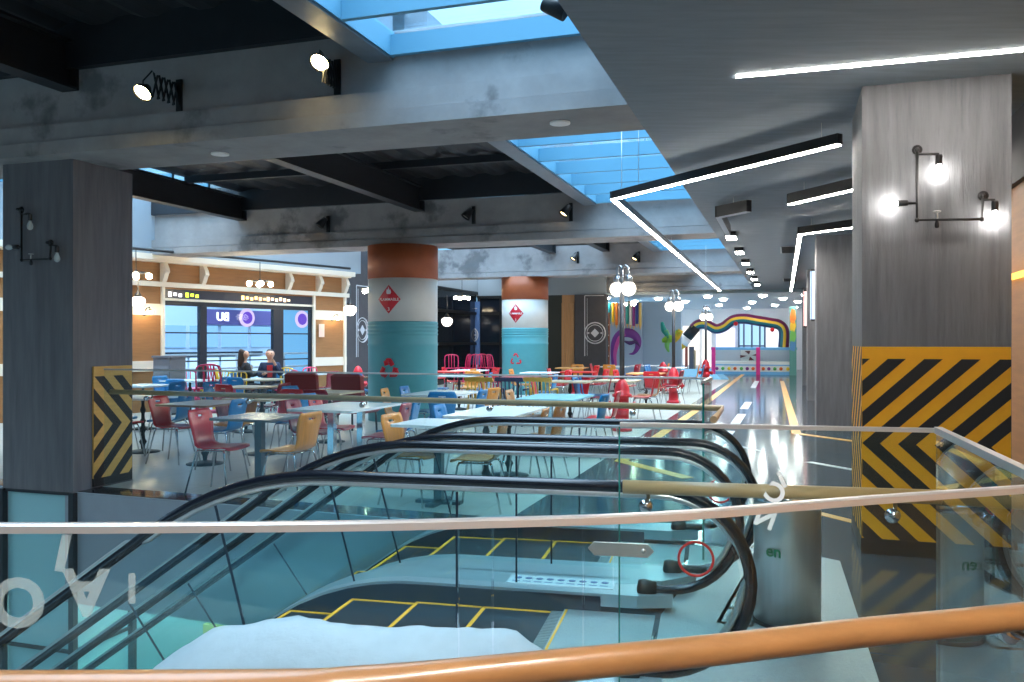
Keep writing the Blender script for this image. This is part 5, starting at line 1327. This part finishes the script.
for i, (px, y) in enumerate(((452, 25.3), (462, 25.8), (472, 25.2), (487, 26), (496, 25.4))):
    metal_chair('pink', PK, px, y, i*1.3, 'pink metal bar stool, %s of five at the dark glazed wall' % ('first from the left', 'second', 'third', 'fourth', 'fifth')[i], .68)
# grey cabinet by the window
y = 17.4; c = Vector(((169.5 - CX)/F*y, y, 0)); t = thing('service_cabinet', 'grey tray return cabinet at the left end of the shop window', 'cabinet', c, math.radians(-20))
L = lambda mb, name, m: mb.build(name, m, t, world=False)
CB = mat('cabinet_grey', (110, 112, 120), .5)
L(MB().box((0, 0, .6), (.42, .45, 1.12)), 'body', CB); L(MB().box((0, 0, .02), (.38, .40, .04)), 'plinth', BLACK); L(MB().box((0, -.23, .55), (.36, .02, .9)), 'door', mat('cabinet_door_grey', (126, 128, 136), .5)); L(MB().box((0, -.01, 1.18), (.46, .48, .04)), 'top', CB)

# ------------------------------------------------------------------ two people sitting by the window
def skin_obj(name, pts, edges, rads, m, parent, root=0, lv=1):
    me = bpy.data.meshes.new(name); me.from_pydata([tuple(p) for p in pts], edges, [])
    o = bpy.data.objects.new(name, me); COL.objects.link(o); o.parent = parent
    md = o.modifiers.new('Skin', 'SKIN'); md.use_smooth_shade = True
    for v, r in zip(me.skin_vertices[0].data, rads): v.radius = (r, r) if not isinstance(r, tuple) else r
    me.skin_vertices[0].data[root].use_root = True
    sb = o.modifiers.new('Subsurf', 'SUBSURF'); sb.levels = sb.render_levels = lv
    me.materials.append(m); return o
def person(label, loc, face, hair_c, long_hair, coat_c, shirt_c, head_turn, wrist):
    t = thing('person', label, 'person', loc, face)
    pts, ed, rad = [], [], []
    def ad(p, r, link=None):
        pts.append(Vector(p)); rad.append(r)
        if link is not None: ed.append((link, len(pts) - 1))
        return len(pts) - 1
    pel = ad((0, 0, .52), .13); bel = ad((0, -.01, .68), .12, pel); che = ad((0, -.01, .88), .135, bel); nk0 = ad((0, 0, 1.02), .06, che); nk = ad((0, -.01, 1.09), .052, nk0)
    h0 = ad((0, -.02, 1.15), .075, nk); h1 = ad((0, -.015, 1.23), .092, h0); h2 = ad((0, -.005, 1.30), .078, h1); ad((0, -.118, 1.205), .014, h1)
    for s in (-1, 1): ad((s*.098, 0, 1.215), .014, h1)
    arms = []
    for s in (-1, 1):
        sh_ = ad((s*.17, 0, .98), .058, che); el = ad((s*.23, -.06, .75), .042, sh_); wr = ad(wrist[(s+1)//2], .028, el)
        d = (pts[wr] - pts[el]).normalized(); pm = ad(pts[wr] + d*.06, .034, wr); arms.append((sh_, el, wr)); side = Vector((d.y, -d.x, 0)).normalized() if abs(d.z) < .9 else Vector((1, 0, 0))
        for k in range(4):
            a = ad(pts[pm] + d*.045 + side*(k - 1.5)*.02, .009, pm); b = ad(pts[a] + d*(.03 if k in (1, 2) else .022) + Vector((0, 0, -.012)), .008, a)
        ad(pts[wr] + d*.05 + side*.045*s, .010, wr)
        hip = ad((s*.09, -.05, .50), .085, pel); kn = ad((s*.12, -.42, .50), .06, hip); an = ad((s*.12, -.40, .10), .038, kn); ad((s*.12, -.52, .045), .035, an)
    body = skin_obj('body', pts, ed, rad, mat('skin', (206, 156, 128), .5), t)
    cp, ce, cr = [(0, 0, .50), (0, -.01, .68), (0, -.01, .88), (0, 0, 1.03)], [(0, 1), (1, 2), (2, 3)], [.155, .145, .158, .075]
    for s, (a, b, c) in zip((-1, 1), arms):
        n = len(cp); cp += [pts[a], pts[b], pts[b] + (pts[c] - pts[b])*.9]; ce += [(2, n), (n, n+1), (n+1, n+2)]; cr += [.078, .06, .042]
    skin_obj('jacket', cp, ce, cr, mat('jacket_%d' % coat_c[2], coat_c, .8), t)
    lp, le, lr = [(0, 0, .52)], [], [.14]
    for s in (-1, 1):
        n = len(lp); lp += [(s*.09, -.05, .50), (s*.12, -.42, .50), (s*.12, -.40, .14)]; le += [(0, n), (n, n+1), (n+1, n+2)]; lr += [.10, .075, .058]
    skin_obj('trousers', lp, le, lr, mat('trousers_dark', (40, 42, 54), .8), t)
    for s in (-1, 1): skin_obj('shoe', [(s*.12, -.38, .06), (s*.12, -.46, .05), (s*.12, -.54, .04)], [(0, 1), (1, 2)], [.05, .048, .038], BLACK, t)
    MB().prism([(-.05, -.172, .72), (.05, -.172, .72), (.06, -.168, .98), (-.06, -.168, .98)], (0, .05, 0)).build('shirt', mat('shirt_%d' % shirt_c[0], shirt_c, .8), t, world=False)
    hp = [(0, .02, 1.32), (0, .05, 1.25), (0, .06, 1.15)] + ([(0, .07, 1.03), (0, .085, .92)] if long_hair else [])
    hr = [.088, .092, .07] + ([.085, .055] if long_hair else [])
    skin_obj('hair', hp, [(i, i+1) for i in range(len(hp) - 1)], hr, mat('hair_%d' % hair_c[0], hair_c, .6), t)
    for s in (-1, 1): MB().ball((s*.035, -.098, 1.235), .011, 8).build('eye', mat('eye_dark', (30, 24, 22), .3), t, world=False)
    st = MB(); 
    return t
y = 18.45
for px, f, args in ((244, -.9 + PI, ('person with long brown hair in a black coat sitting by the shop window', (50, 32, 24), True, (30, 32, 40), (200, 190, 180), 0, ((-.14, -.30, .80), (.14, -.30, .80)))), (270, .25, ('person with dark hair in a blue jacket over a red shirt, by the window', (30, 26, 28), False, (28, 44, 74), (170, 40, 44), 0, ((-.12, -.32, .80), (.10, -.16, 1.02))))):
    loc = Vector(((px - CX)/F*y, y, 0)); person(args[0], loc, f, *args[1:])
    put_chair('blue', loc + Vector((0, 0, 0)), f + PI, 'blue shell chair under the %s' % ('person with long brown hair' if px < 250 else 'person in the dark blue jacket'))
